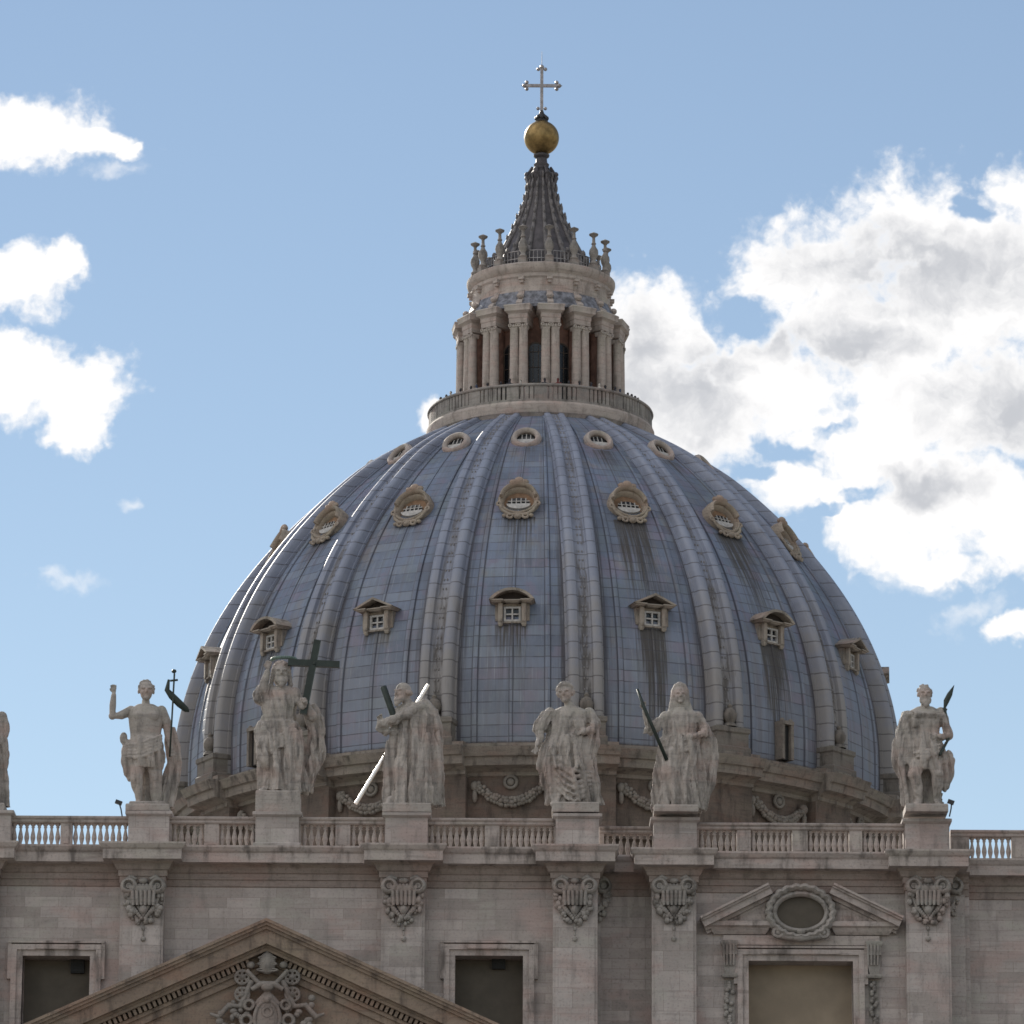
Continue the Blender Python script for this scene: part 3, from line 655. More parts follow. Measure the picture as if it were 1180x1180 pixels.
for k in range(16):
    a = PH0+STEP*(k-7.5); d = abs(math.degrees(a))
    c = c0 if k == 0 else c0.copy()
    if k: COL.objects.link(c); c.parent = lan
    c.rotation_euler.z = a
    if d > 115: continue
    w = b0 if fb else copy_tree(b0, lan)
    fb = False; w.rotation_euler.z = a
mb = MB(); mb.lathe([(4.7,114.9),(6.2,115.0),(6.25,115.2),(5.9,115.4),(5.55,116.0),(5.36,116.45),(5.2,116.5)], 96); mb.build('attic_roof', M_SLATE, lan, True, angle=30)
mb = MB(); mb.lathe([(5.2,116.3),(5.33,116.3),(5.33,116.55),(5.25,116.6),(5.25,117.5),(5.35,117.65),(5.35,117.9),(5.55,118.1),(5.65,118.4),(5.65,118.6),(5.45,118.72),(2.5,118.75)], 96)
for i in range(96):
    a = 2*pi*i/96
mb.build('attic', S_LAN, lan, True, angle=30)
mb = MB()
for i in range(96):
    a = 2*pi*i/96; mb.tube([(4.55*sin(a),-4.55*cos(a),118.7),(4.55*sin(a),-4.55*cos(a),119.9)], .035, 5)
for z in (119.3,119.9): mb.torus((0,0,0), 4.55, .04, 64, 5) if False else mb.lathe([(4.51,z-.03),(4.59,z-.03),(4.59,z+.03),(4.51,z+.03),(4.51,z-.03)], 64)
mb.build('railing', M_CROSS, lan)
SP = [(4.3,118.7),(3.75,119.6),(3.2,120.6),(2.5,122.0),(2.1,122.9),(1.76,123.75),(1.47,124.5),(1.22,125.3),(1.06,126.1),(.96,126.9),(.88,127.4),(.6,127.8)]
mb = MB(); mb.lathe(SP, 48); mb.build('spire', M_SPIRE, lan, True)
mb = MB()
mb.tube([(0,-r-.03,z) for r, z in SP[:-1]], [.24,.22,.2,.17,.15,.13,.12,.11,.1,.09,.08], 8)
for j, (r, z) in enumerate(SP[:-2]):
    mb.ico((0,-r-.12,z+.2), (.1,.1,.3), 6, 4)
mb.box(-.2,.2,-4.5,-3.7,118.72,119.3); mb.ico((0,-4.3,119.6), (.2,.3,.4), 8, 6); mb.ico((0,-4.05,120.2), (.16,.22,.3), 8, 6)
sr = mb.build('spire_rib', M_SPIRE2, lan, True, angle=50)
for k in range(16):
    o = sr if k == 0 else sr.copy()
    if k: COL.objects.link(o); o.parent = lan
    o.rotation_euler.z = PH0+STEP*(k-7.5)
mb = MB(); mb.lathe([(.9,126.9),(1.0,127.0),(1.0,127.15),(.7,127.3),(.62,127.6),(.68,127.8),(.55,128.0),(.6,128.2),(.45,128.35),(.42,128.7),(.6,128.85),(.62,128.98),(.4,129.1)], 24)
for k in range(8):
    a = rad(22.5+45*k); e = Vector((sin(a),-cos(a),0)); mb.ico(e*1.18+Vector((0,0,127.25)), .22, 8, 5); mb.tube([e*1.0+Vector((0,0,126.3)), e*1.2+Vector((0,0,127.1)), e*.75+Vector((0,0,127.9))], [.1,.16,.1], 6)
mb.build('collar', M_SPIRE, lan, True, angle=40)
mb = MB(); mb.ico((0,0,130.37), 1.34, 48, 32); mb.build('ball', M_GOLD, lan, True)
mb = MB(); mb.lathe([(.35,131.6),(.5,131.75),(.3,131.9),(.42,132.1),(.2,132.35),(.12,132.6)], 16)
for k in range(8):
    a = 2*pi*k/8; mb.ico((.42*sin(a),-.42*cos(a),131.95), (.14,.14,.2), 6, 4)
mb.build('crown', M_DARK, lan, True)
mb = MB(); mb.box(-.12,.12,-.1,.1,132.4,136.0); mb.box(-1.2,1.2,-.099,.099,134.5,134.72)
for c, d in (((0,135.95),(0,1)),((-1.15,134.61),(-1,0)),((1.15,134.61),(1,0))):
    px_, pz_ = d; q = (-pz_, px_)
    for s_ in (-1, 1): mb.ico((c[0]+q[0]*.27*s_, 0, c[1]+q[1]*.27*s_), .15, 8, 6)
    mb.ico((c[0]+px_*.18, 0, c[1]+pz_*.18), .18, 8, 6); mb.tube([(c[0],0,c[1]),(c[0]+px_*.42,0,c[1]+pz_*.42)], [.1,.03], 6)
mb.ico((-.28,0,132.75), .14, 8, 5); mb.ico((.28,0,132.75), .14, 8, 5); mb.tube([(0,0,136.2),(0,0,137.4)], [.03,.015], 5)
mb.build('cross', M_CROSS, lan)

# ------------------------------------------------------------------ visitors on the gallery
def visitor(cloth, skin, hair, dz):
    b = MB(); zf = 0
    for sx in (-1, 1):
        b.tube([(sx*.1,0,.05),(sx*.1,.01,.5),(sx*.09,0,.92)], [.06,.075,.1], 8); b.ico((sx*.1,-.06,.05), (.06,.13,.05), 8, 5)
        b.tube([(sx*.2,0,1.42),(sx*.27,-.06,1.15),(sx*.2,-.28,1.12)], [.065,.055,.04], 8); b.ico((sx*.18,-.31,1.12), .05, 6, 4)
    b.tube([(0,0,.88),(0,0,1.1),(0,0,1.38),(0,0,1.47)], [.16,.15,.2,.09], 10, .65); b.tube([(0,0,1.42),(0,0,1.55)], .06, 8)
    b.ico((0,0,1.63), (.085,.1,.125), 10, 7); b.ico((0,-.1,1.62), (.018,.025,.03), 5, 4)
    return b
cl = [plain('dark_clothes', (.03,.03,.04), .9), plain('blue_clothes', (.04,.055,.11), .9), plain('red_clothes', (.12,.025,.025), .9), plain('pale_clothes', (.5,.47,.43), .9)]
hairm = plain('dark_hair', (.03,.022,.018), .7)
LBL = ['visitor in dark clothes at the gallery railing below the lantern', 'visitor in blue clothes at the gallery railing below the lantern', 'visitor in red top at the gallery railing below the lantern', 'visitor in pale clothes at the gallery railing below the lantern']
protos = {}
va = [-78,-71,-63,-58,-49,-41,-37,-30,-22,-17,-11,-4,2,9,15,21,28,33,37,44,48,55,59,63,67,71,76,82]
for i, dg in enumerate(va):
    t = (0,0,0,3,0,0,1,0,0,0,3,0,0,2)[i % 14]; a = rad(dg); q = 7.95
    loc = AX+Vector((q*sin(a), -q*cos(a), 107.0+random.uniform(.0,.0)))
    if t not in protos:
        o = remesh(visitor(0,0,0,0), 'person', cl[t], None, (0,0,0), .03, 1); hb = MB(); hb.ico((0,.02,1.67), (.095,.1,.11), 8, 6); hb.build('hair', hairm, o, True); protos[t] = o
    else: o = copy_tree(protos[t], None)
    o.location = loc; o.rotation_euler = (0,0,a+random.uniform(-.5,.5)); s_ = random.uniform(.98,1.08); o.scale = (s_,)*3
    tag(o, LBL[t], 'person', 'visitors on the lantern gallery')

# ------------------------------------------------------------------ facade
Y0 = 225.0
FA = Vector((xat(590), Y0, 0))
fac = thing('basilica_facade', 'shaded travertine church front with pilasters, windows and statue balustrade', 'church facade', FA)
YC, YR, YS, YF, YRE = 225.0, 225.7, 226.3, 227.0, 226.7     # wall planes: centre, right bay, side strip, far right, recess
Zc0, Ztop = zat(1021, YC), zat(980, YC-.1)
def X(px, Y=YC): return xat(px, Y, 1050)
# walls with window openings
def wall(x0, x1, y, holes, z1=45.2, depth=1.6):
    b = MB(); xs = sorted([x0, x1]+[h[k] for h in holes for k in (0, 1)])
    for a, c in zip(xs, xs[1:]):
        hs = [h for h in holes if h[0] <= a+1e-4 and h[1] >= c-1e-4]
        if hs: b.box(a, c, y, y+depth, hs[0][3], z1); b.box(a, c, y, y+depth, 0, hs[0][2])
        else: b.box(a, c, y, y+depth, 0, z1)
    return b.build('wall', S_WALL, fac, org=FA)
HL = (X(28), X(105.5), zat(1262, YC), zat(1105, YC)); HM = (X(525), X(603), zat(1262, YC), zat(1102, YC)); HR = (X(862, YR), X(982, YR), zat(1290, YR), zat(1106, YR))
wall(X(-300), X(689), YC, [HL, HM]); wall(X(689)+.01, X(752), YRE, []); wall(X(752), X(1096), YR, [HR]); wall(X(1096)+.01, X(1120), YS, []); wall(X(1120)+.01, X(1480), YF, [])
b = MB(); b.box(X(-300), X(1480), 228.7, 240, 0, 44.9); b.build('rear_wall', S_WALL, fac, org=FA)
CP = [(-.02,44.15),(.06,44.2),(.06,44.48),(.12,44.5),(.12,44.75),(.2,44.8),(.3,45.02),(.42,45.12),(.78,45.16),(.78,45.58),(.86,45.66),(.95,45.82),(.95,45.9),(.0,45.96)]
PIL = [(-52,-2,YC),(140,190,YC),(440,490,YC),(637,688,YC),(751,802,YR),(1044,1095,YR)]
PD = .75
S_ARCH = stone('architrave_stone', (.33,.27,.24), (.26,.21,.186), (.10,.08,.07), None, .6, .35, .85, .85)  # brown patina, plus painted shade on the band under the cornice
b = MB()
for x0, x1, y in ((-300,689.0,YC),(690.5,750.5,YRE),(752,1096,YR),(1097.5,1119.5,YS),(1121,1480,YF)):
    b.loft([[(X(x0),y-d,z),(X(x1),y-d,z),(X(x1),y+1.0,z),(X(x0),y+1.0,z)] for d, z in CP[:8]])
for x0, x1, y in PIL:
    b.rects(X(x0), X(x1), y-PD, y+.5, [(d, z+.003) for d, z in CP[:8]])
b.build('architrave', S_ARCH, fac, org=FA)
b = MB()
for x0, x1, y in ((-300,689.0,YC),(690.5,750.5,YRE),(752,1096,YR),(1097.5,1119.5,YS),(1121,1480,YF)):
    b.loft([[(X(x0),y-d,z),(X(x1),y-d,z),(X(x1),y+1.0,z),(X(x0),y+1.0,z)] for d, z in [(CP[7][0]-.004,CP[7][1]+.002)]+CP[8:]])
for x0, x1, y in PIL:
    b.rects(X(x0), X(x1), y-PD, y+.5, [(d, z+.003) for d, z in [(CP[7][0]-.004,CP[7][1]+.002)]+CP[8:]])
b.build('cornice', S_TRIM, fac, org=FA)
# pilasters with fluted capitals hung with garlands
def capital(px, y, half=None):
    def q(dx, py, d=0): p = at(px+dx, py, y-d); return p
    b = MB(); k = .0389
    for sx in ((-1, 1) if half is None else (half,)):
        c = q(sx*16.5, 1021, .16)
        b.torus(c, .27, .12, 16, 7, sq=2.2); b.torus(c, .1, .07, 10, 6, sq=2.2); b.ico(c, (.2,.12,.2), 8, 6)
        b.tube([q(sx*8,1013,.15), q(sx*14,1010,.18), q(sx*20,1014,.16), q(sx*21,1022,.14)], [.08,.1,.1,.07], 7)
        for j in range(22):
            t = random.random()*pi/2; k2 = random.uniform(.82,1.08); z_ = random.uniform(.07,.17)
            b.ico(q(sx*(20*cos(t)*k2+.8), 1029+34*sin(t)*k2, random.uniform(.06,.2)), (z_,z_*1.2,z_*random.uniform(.7,1.4)), 6, 4)
        for j in range(7):
            t = j/6; b.ico(q(sx*(13-11*t), 1044+14*t, .2), (.09,.1,.1), 6, 4)
        b.tube([q(sx*18,1033,.14), q(sx*12,1048,.2), q(sx*2,1058,.18)], [.07,.09,.06], 6)
    if half is None:
        b.rects(q(-14,1026).x, q(14,1026).x, y-.3, y+.05, [(0,q(0,1043).z),(.05,q(0,1040).z),(.0,q(0,1028).z),(.06,q(0,1025).z),(.06,q(0,1022).z)])
        for j in range(6):
            b.tube([q(-12.5+5*j,1026,.36), q(-11.5+4.6*j,1043,.34)], [.085,.07], 6)
        for j in range(5): b.ico(q(-8+4*j,1020,.2), (.1,.1,.08), 6, 4)
        b.tube([q(-6,1044,.2), q(0,1056,.2), q(6,1044,.2)], [.08,.1,.08], 6); b.ico(q(0,1048,.22), (.2,.16,.24), 8, 6); b.ico(q(0,1015,.2), (.22,.16,.14), 8, 5)
        b.tube([q(0,1064,.06), q(0,1078,.06)], [.05,.035], 6); b.ico(q(0,1070,.08), (.08,.08,.12), 6, 4); b.ico(q(0,1082,.08), (.12,.1,.12), 8, 5)
    return b
for x0, x1, y in PIL:
    b = MB(); b.box(X(x0), X(x1), y-PD, y+.2, 0, 44.2); b.box(X(x0)+.12, X(x1)-.12, y-PD-.05, y-PD+.002, 0, zat(1064,y)); p = b.build('pilaster', S_PIL, fac, org=FA)
    cx = (x0+x1)/2
    capital(cx, y-PD).build('capital', S_ORN, p, True, FA, angle=60)
for px, y, hf in ((679,YRE-.45,1),(1084,YS-.4,1)):
    b = MB(); b.box(X(px+5), X(px+(14 if px < 800 else 30)), y+.02, y+.8, 0, 44.2); p = b.build('pilaster', S_PIL, fac, org=FA)
    capital(px, y+.02, 1).build('capital', S_ORN, p, True, FA, angle=60)

# windows with eared frames
def eared(px0, px1, pyt, y, mat, vent):
    w = link('window', None, fac)
    b = MB(); x0, x1 = X(px0, y), X(px1, y); zt = zat(pyt, y); zb = zat(1262, y)
    for o, i, d, e in ((.50,.26,.24,0),(.26,.0,.14,0)):
        b.box(x0-o, x0-i, y-d, y+.3, zb, zt+i); b.box(x1+i, x1+o, y-d, y+.3, zb, zt+i); b.box(x0-o, x1+o, y-d, y+.3, zt+i+.001, zt+o)
    for sx in (0, 1):                    # ears
        xa, xb = (x0-.66, x0-.501) if sx == 0 else (x1+.501, x1+.66)
        b.box(xa, xb, y-.22, y+.3, zt-1.05, zt+.56)
    b.box(x0-.66, x1+.66, y-.26, y+.3, zt+.561, zt+.66)
    b.box(x0+.55, x1-.55, y-.30, y-.241, zt+.29, zt+.49)
    b.build('frame', S_TRIM, w, org=FA)
    b = MB(); b.box(x0-.1, x1+.1, y+1.0, y+1.2, zb-.1, zt+.1); b.build('blind', mat, w, org=FA)
    if vent:
        b = MB(); vx, vy, vw, vh = vent; c = at(vx, vy, y+.9); b.box(c.x-vw, c.x+vw, y+.75, y+1.02, c.z-vh, c.z+vh)
        for j in range(4): b.box(c.x-vw*.85, c.x+vw*.85, y+.72, y+.752, c.z-vh*.8+j*vh*.45, c.z-vh*.6+j*vh*.45)
        b.build('vent', M_VENT, w, org=FA)
    return w
eared(28, 105.5, 1105, YC, M_BLIND, (89.5,1114,.3,.3)); eared(525, 603, 1102, YC, M_BLIND, (574.5,1110.5,.3,.25))
w = eared(862, 982, 1106, YR, M_BLINDY, None); w.name = 'pedimented_window'
b = MB()                                 # broken pediment round an oval
def rk(p0, p1, y, layers):               # raking cornice between two photo points on plane y
    a, c = at(*p0, y), at(*p1, y); t = (c-a).normalized(); nrm = Vector((-t.z,0,t.x)); nrm = nrm if nrm.z < 0 else -nrm
    for o0, o1, d in layers:
        b.obox((a+c)/2+nrm*(o0+o1)/2+Vector((0,-d/2+.1,0)), (c-a)/2, Vector((0,d/2+.1,0)), nrm*(o1-o0)/2)
LY = ((0,.1,.95),(.101,.2,.85),(.201,.48,.74),(.481,.62,.4),(.621,.74,.25))
rk((806,1060), (884,1021.5), YR, LY); rk((1040,1060), (960,1021.5), YR, LY)
for poly in (((824,1064),(882,1036),(882,1064)),((1022,1064),(962,1036),(962,1064))):
    pp = [at(*q, YR) for q in poly]; b.prism([(p.x, p.z) for p in pp], YR-.22, YR+.1)
for x0, x1 in ((820,884),(960,1026)):
    b.rects(X(x0,YR), X(x1,YR), YR-.3, YR+.2, [(-.1,zat(1076,YR)),(0,zat(1073,YR)),(.08,zat(1069,YR)),(.22,zat(1067,YR)),(.22,zat(1062,YR)),(.1,zat(1061,YR))])
b.box(X(833,YR), X(1013,YR), YR-.18, YR+.2, zat(1088,YR), zat(1077,YR))
b.build('pediment', S_TRIM, w, org=FA)
b = MB(); oc = at(922,1053,YR)
b.torus(oc+Vector((0,-.42,0)), (1.36,1.08), .17, 96, 8, sq=1.7, wob=.07, wn=22); b.torus(oc+Vector((0,-.4,-.02)), (1.18,.84), .13, 48, 8, sq=1.4)
b.torus(oc+Vector((0,-.25,0)), (1.3,.98), .2, 48, 8)
for sx in (-1, 1):
    b.torus(oc+Vector((sx*1.02,-.55,-.95)), .2, .1, 14, 6); b.ico(oc+Vector((sx*1.02,-.55,-.95)), (.13,.12,.13), 8, 5)
b.tube([oc+Vector((-.9,-.5,-1.12)), oc+Vector((0,-.55,-1.2)), oc+Vector((.9,-.5,-1.12))], [.12,.16,.12], 8); b.ico(oc+Vector((0,-.6,-.92)), (.2,.12,.12), 8, 5)
b.build('oval_frame', S_ORN, w, True, FA, angle=60)
b = MB(); b.prism([(oc.x+1.2*cos(2*pi*i/32), oc.z+.9*sin(2*pi*i/32)) for i in range(32)], YR-.28, YR-.12); b.build('oval_panel', M_BLIND2 if False else M_BLIND, w, org=FA)
for px in (840, 1006):                   # consoles with hanging garlands
    b = MB(); x0, x1 = X(px-8,YR), X(px+8,YR)
    b.rects(x0, x1, YR-.45, YR+.1, [(0,zat(1100,YR)),(.0,zat(1090,YR)),(.06,zat(1088,YR)),(.06,zat(1084,YR))])
    b.rects(x0+.04, x1-.04, YR-.3, YR+.1, [(-.08,zat(1122,YR)),(.0,zat(1112,YR)),(.0,zat(1100,YR))])
    for j in range(4): b.tube([at(px-6+4*j,1088,YR-.5), at(px-5.4+3.6*j,1112,YR-.36)], [.06,.05], 6)
    b.rects(x0+.02, x1-.02, YR-.34, YR+.1, [(0,zat(1126,YR)),(.06,zat(1124,YR)),(.06,zat(1122,YR))])
    for j in range(34):
        c = at(px+random.uniform(-4.5,4.5)*(1 if j > 3 else .5), 1133+j*2.6, YR-.12); b.ico(c, (.11,.12,.11), 7, 5)
    b.box(X(px-6,YR), X(px+6,YR), YR-.06, YR+.1, zat(1225,YR), zat(1128,YR))
    b.build('console', S_ORN, w, True, FA, angle=50)

# great pediment over the portico
YP = 222.6
ped = link('pediment', None, fac)
ap = at(307.5,1059.5,YP); TA = math.tan(rad(24.3)); L = 12.0; b = MB()
LAY = [(0,.13,1.30),(.13,.26,1.22),(.26,.40,1.10),(.40,.98,.98),(.98,1.08,.70),(1.08,1.22,.62),(1.5,1.66,.32),(1.66,1.95,.2)]
ca = cos(rad(24.3))
for o0, o1, d in LAY:
    for sx in (-1, 1):
        za, zc_ = ap.z-o0/ca, ap.z-o1/ca
        b.prism([(ap.x,za),(ap.x+sx*L,za-L*TA),(ap.x+sx*L,zc_-L*TA),(ap.x,zc_)], YP+.9-d, YP+1.2)
for sx in (-1, 1):                       # dentils
    for j in range(44):
        s_ = .9+j*.235; x = ap.x+sx*s_*ca; z = ap.z-1.36/ca-s_*sin(rad(24.3))
        t = Vector((sx*ca,0,-sin(rad(24.3)))); nn = Vector((sx*sin(rad(24.3)),0,ca))
        b.obox((x, YP+.72, z), t*.07, Vector((0,.3,0)), nn*.135)
b.prism([(ap.x,ap.z-1.2/ca),(ap.x+L,ap.z-1.2/ca-L*TA),(ap.x-L,ap.z-1.2/ca-L*TA)], YP+.86, YP+1.19)
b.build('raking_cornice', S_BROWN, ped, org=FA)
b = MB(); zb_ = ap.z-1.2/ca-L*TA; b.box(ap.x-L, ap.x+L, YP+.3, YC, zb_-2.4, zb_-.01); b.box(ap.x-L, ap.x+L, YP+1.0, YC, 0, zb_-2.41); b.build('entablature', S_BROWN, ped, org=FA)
b = MB(); yq = YP+.5
def Q(px, py, d=0): return at(px, py, yq-d)
k = .0385
b.ico(Q(308,1110,.1), (.38,.3,.5), 14, 10)
for j in range(3): b.torus(Q(308,1104+7*j,.1), (.36+.04*j, .06), .07, 16, 6, sq=3.0)
b.ico(Q(308,1097,.1), (.1,.1,.12), 8, 6)
for sx in (-1, 1):
    b.tube([Q(308+sx*20,1164,.1), Q(308-sx*24,1118,.15)], [.1,.1], 8)
    for cx, cy in ((-29,1126),(-29,1146)):
        c = Q(308+sx*cx, cy, .1)
        for i in range(6): b.torus(c+Vector((.2*cos(i*pi/3),-.02,.2*sin(i*pi/3))), .1, .05, 10, 5)
        b.ico(c, (.14,.16,.14), 8, 6); b.torus(c, .31, .06, 16, 6)
    b.ico(Q(308+sx*19,1112,.08), (.2,.16,.16), 8, 6)
    b.tube([Q(308+sx*18,1130,.05), Q(308+sx*30,1160,.05), Q(308+sx*44,1158,.05), Q(308+sx*56,1172,.03), Q(308+sx*66,1168,.02)], [.14,.17,.13,.14,.06], 8)
    for i in range(14): b.ico(Q(308+sx*random.uniform(20,56), random.uniform(1150,1185), .05), (random.uniform(.1,.2),.15,random.uniform(.1,.2)), 7, 5)
    b.torus(Q(308+sx*21,1158,.2), .2, .09, 14, 6); b.torus(Q(308+sx*24,1176,.2), .24, .1, 14, 6)
b.ico(Q(308,1178,.1), (.62,.3,1.35), 16, 10); b.torus(Q(308,1174,.28), (.56,.8), .09, 28, 7); b.ico(Q(308,1137,.28), (.3,.2,.2), 10, 6)
b.torus(Q(308,1166,.35), .2, .08, 14, 6); b.ico(Q(308,1152,.35), (.16,.14,.16), 8, 6)
b.tube([Q(290,1140,.2), Q(300,1134,.28), Q(316,1134,.28), Q(326,1140,.2)], [.1,.14,.14,.1], 8)
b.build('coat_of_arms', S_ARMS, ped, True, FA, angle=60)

# balustrade
bal = link('balustrade', None, fac)
zb0, zb1, zr1 = 45.97, zat(952.5, YC+.45), zat(943.5, YC+.2)
yb_of = lambda px: YC if px < 690 else YRE-.9 if px < 751 else YR if px < 1096 else YF
SECT = [(-120,-60,YC),(2,66.5,YC),(80,145,YC),(195,233,YC),(250,293,YC),(345,385,YC),(402,442,YC),(493,558,YC),(575,638,YC),(696,751,YRE),(806,850,YR),(866,914,YR),(932,980,YR),(995,1043,YR),(1119,1168,YF),(1188,1250,YF)]
b = MB()
for x0, x1, y in ((-300,690,YC),(690.5,752,YRE),(753,1096,YR),(1097,1480,YF)):
    zt = zr1+(.0 if y != YF else .0)
    b.loft([[(X(x0,y),y+.2-d,z),(X(x1,y),y+.2-d,z),(X(x1,y),y+.7+d,z),(X(x0,y),y+.7+d,z)] for d, z in ((-.02,zb1),(.04,zb1+.05),(.04,zb1+.14),(.12,zb1+.2),(.14,zr1-.03),(.1,zr1))])
    b.box(X(x0,y), X(x1,y), y+.15, y+.75, zb0-.1, zb0+.06)
b.build('rail', S_TRIM, bal, org=FA)
for y in (YC, YRE, YR, YF):
    ss = [s for s in SECT if s[2] == y]
    lo, hi = {YC:(-300,689), YRE:(690.5,751), YR:(753,1096), YF:(1097,1480)}[y]
    cur = lo
    for s in ss+[(hi, hi, y)]:
        if s[0]-cur > 1:
            b = MB(); b.box(X(cur,y), X(s[0],y), y+.24, y+.66, zb0+.061, zb1-.001); b.box(X(cur,y)+.12, X(s[0],y)-.12, y+.215, y+.241, zb0+.2, zb1-.14)
            b.build('pier', S_TRIM, bal, org=FA)
        cur = s[1]
prof = [(.13,0),(.13,.06),(.075,.1),(.06,.16),(.105,.34),(.115,.42),(.09,.56),(.055,.72),(.05,.80),(.085,.84),(.06,.88),(.11,.94),(.11,1.0)]
H = zb1-zb0-.06
b0m = MB(); b0m.lathe([(r*1.02, z*H) for r, z in prof], 12, cap=True); bme = None
for x0, x1, y in SECT:
    n = max(1, round((x1-x0)/7.35)); xa, xb = X(x0,y), X(x1,y)
    for i in range(n):
        p = Vector((xa+(xb-xa)*(i+.5)/n, y+.45, zb0+.06))-FA
        if bme is None: o = b0m.build('baluster', S_TRIM, bal, True, loc=p, angle=50); bme = o.data
        else: o = link('baluster', bme, bal, p)
PEDS = [(-40,10,YC),(146,193,YC),(293,343,YC),(443,492,YC),(640,690,YC),(753,803,YR),(1044,1094,YR)]
for x0, x1, y in PEDS:
    b = MB(); xa, xb = X(x0,y), X(x1,y)
    b.rects(xa, xb, y-.35, y+1.35, [(.1,45.98),(.1,46.1),(0,46.16),(0,zr1-.1),(.06,zr1-.06),(.14,zr1),(.14,zr1+.12),(.04,zr1+.15)])
    b.build('pedestal', S_PIL, bal, org=FA)

# ------------------------------------------------------------------ statues
YST = YC+.45; PXM = .0389
class St:
    def __init__(s, y=YST): s.b = MB(); s.y = y
    def p(s, px, py, d=0): return at(px, py, s.y+d)
    def ell(s, px, py, d, rx, ry, rd=None): s.b.ico(s.p(px,py,d), (rx*PXM, (rd or rx)*PXM, ry*PXM), 16, 10); return s
    def limb(s, pts, n=12):              # pts: (px, py, depth m, radius px)
        P = [s.p(*q[:3]) for q in pts]; s.b.tube(P, [q[3]*PXM for q in pts], n)
        for P_, q in zip(P, pts): s.b.ico(P_, q[3]*PXM, 10, 7)
        return s
    def robe(s, rows, k=7, amp=.1, ph=0, drift=.3, n=64):   # rows: (px, py, depth, rx, rdepth) top to bottom
        rings = []; m = len(rows)
        fine = []
        for i in range(m-1):
            for j in range(4):
                t = j/4; fine.append([a+(c-a)*t for a, c in zip(rows[i], rows[i+1])]+[(i+t)/(m-1)])
        fine.append(list(rows[-1])+[1.0])
        for px, py, d, rx, rd, t in fine:
            c = s.p(px, py, d); r = []
            for j in range(n):
                a = 2*pi*j/n; w = a*k+ph+drift*t*4*sin(a*2+ph)
                f = 1+2.2*amp*min(1, .25+1.2*t)*(abs(sin(w/2))**.55*2-1.4+.5*sin(w*1.7+ph)+.25*sin(w*2.9+2*ph))
                r.append(c+Vector((cos(a)*rx*PXM*f, sin(a)*rd*PXM*f, 0)))
            rings.append(r)
        s.b.loft(rings[::-1]); return s
    def head(s, px, py, d, r=9.0, yaw=0.0, beard=0, hair='short', tilt=0):
        S_ = r*PXM; c = s.p(px, py, d); R = Matrix.Rotation(rad(yaw), 3, 'Z') @ Matrix.Rotation(rad(tilt), 3, 'Y')
        def e(x, y, z, rx, ry, rz): s.b.ico(c+R @ (Vector((x,y,z))*S_), (rx*S_, ry*S_, rz*S_), 14, 9, R)
        e(0,.12,.25,.86,1.0,.95); e(0,-.2,-.25,.70,.75,.95)             # skull, face
        e(0,-.98,-.12,.13,.26,.30); e(0,-1.05,-.27,.17,.17,.13)         # nose
        e(-.33,-.80,.16,.34,.2,.12); e(.33,-.80,.16,.34,.2,.12)         # brows
        e(-.38,-.66,-.32,.24,.22,.3); e(.38,-.66,-.32,.24,.22,.3)         # cheeks
        e(0,-.80,-.62,.17,.14,.10); e(0,-.79,-.76,.15,.13,.10); e(0,-.72,-.98,.30,.26,.24)   # lips, chin
        e(-.86,.05,-.1,.12,.22,.3); e(.86,.05,-.1,.12,.22,.3)           # ears
        if beard:
            e(0,-.72,-1.15,.5,.42,.5); e(-.45,-.45,-.85,.32,.4,.5); e(.45,-.45,-.85,.32,.4,.5); e(0,-.85,-1.5,.3,.3,.4)
        rr = random.Random(int(px))
        if hair in ('short', 'curly', 'long'):
            nl = {'short': 40, 'curly': 70, 'long': 60}[hair]; q = {'short': .17, 'curly': .27, 'long': .22}[hair]
            for _ in range(nl):
                a = rr.uniform(0, 2*pi); z = rr.uniform(-.2, 1.0); y = sin(a)
                if y < -.35 and z < .55: continue
                rad_ = sqrt(max(0, 1-z*z)); e(.88*rad_*cos(a), .12+1.0*rad_*y, .25+.95*z, q, q, q*1.1)
        if hair == 'long':
            for sx in (-1, 1):
                for j in range(5): e(sx*(.85+.06*j), .05+.02*j, .2-.38*j, .27, .34, .34)
            e(0,.8,-.6,.8,.4,.9)
        if hair == 'bald':
            for j in range(12):
                a = pi*.05+pi*.9*j/11; e(.85*cos(a), .15+.95*sin(a), -.05, .25, .25, .3)
        return s
    def hand(s, px, py, d, dirx, diry, r=4.0, curl=0.0):   # palm and five fingers, pointing along (dirx, diry) in the picture
        c = s.p(px, py, d); u = Vector((dirx, 0, -diry)).normalized(); sd = Vector((u.z, 0, -u.x)); f = Vector((0,-1,0)); k = r*PXM
        s.b.tube([c-u*k*.9, c, c+u*k*.9], [.5*k,.75*k,.7*k], 10, .55)
        for i, (o, ln) in enumerate(((-.66,1.25),(-.22,1.5),(.22,1.4),(.64,1.1))):
            a = c+u*k*.8+sd*o*k; m = a+u*k*ln*.55+sd*o*k*.25+f*curl*k*.4; t = m+u*k*ln*(.5-curl*.4)+f*curl*k*.8+sd*o*k*.12
            s.b.tube([a-u*k*.3, a, m, t], [.26*k,.26*k,.24*k,.19*k], 7)
        s.b.tube([c-u*k*.4-sd*k*.5, c+u*k*.3-sd*k*1.15+f*k*.2, c+u*k*.95-sd*k*1.25+f*k*.35], [.3*k,.28*k,.2*k], 7)
        return s
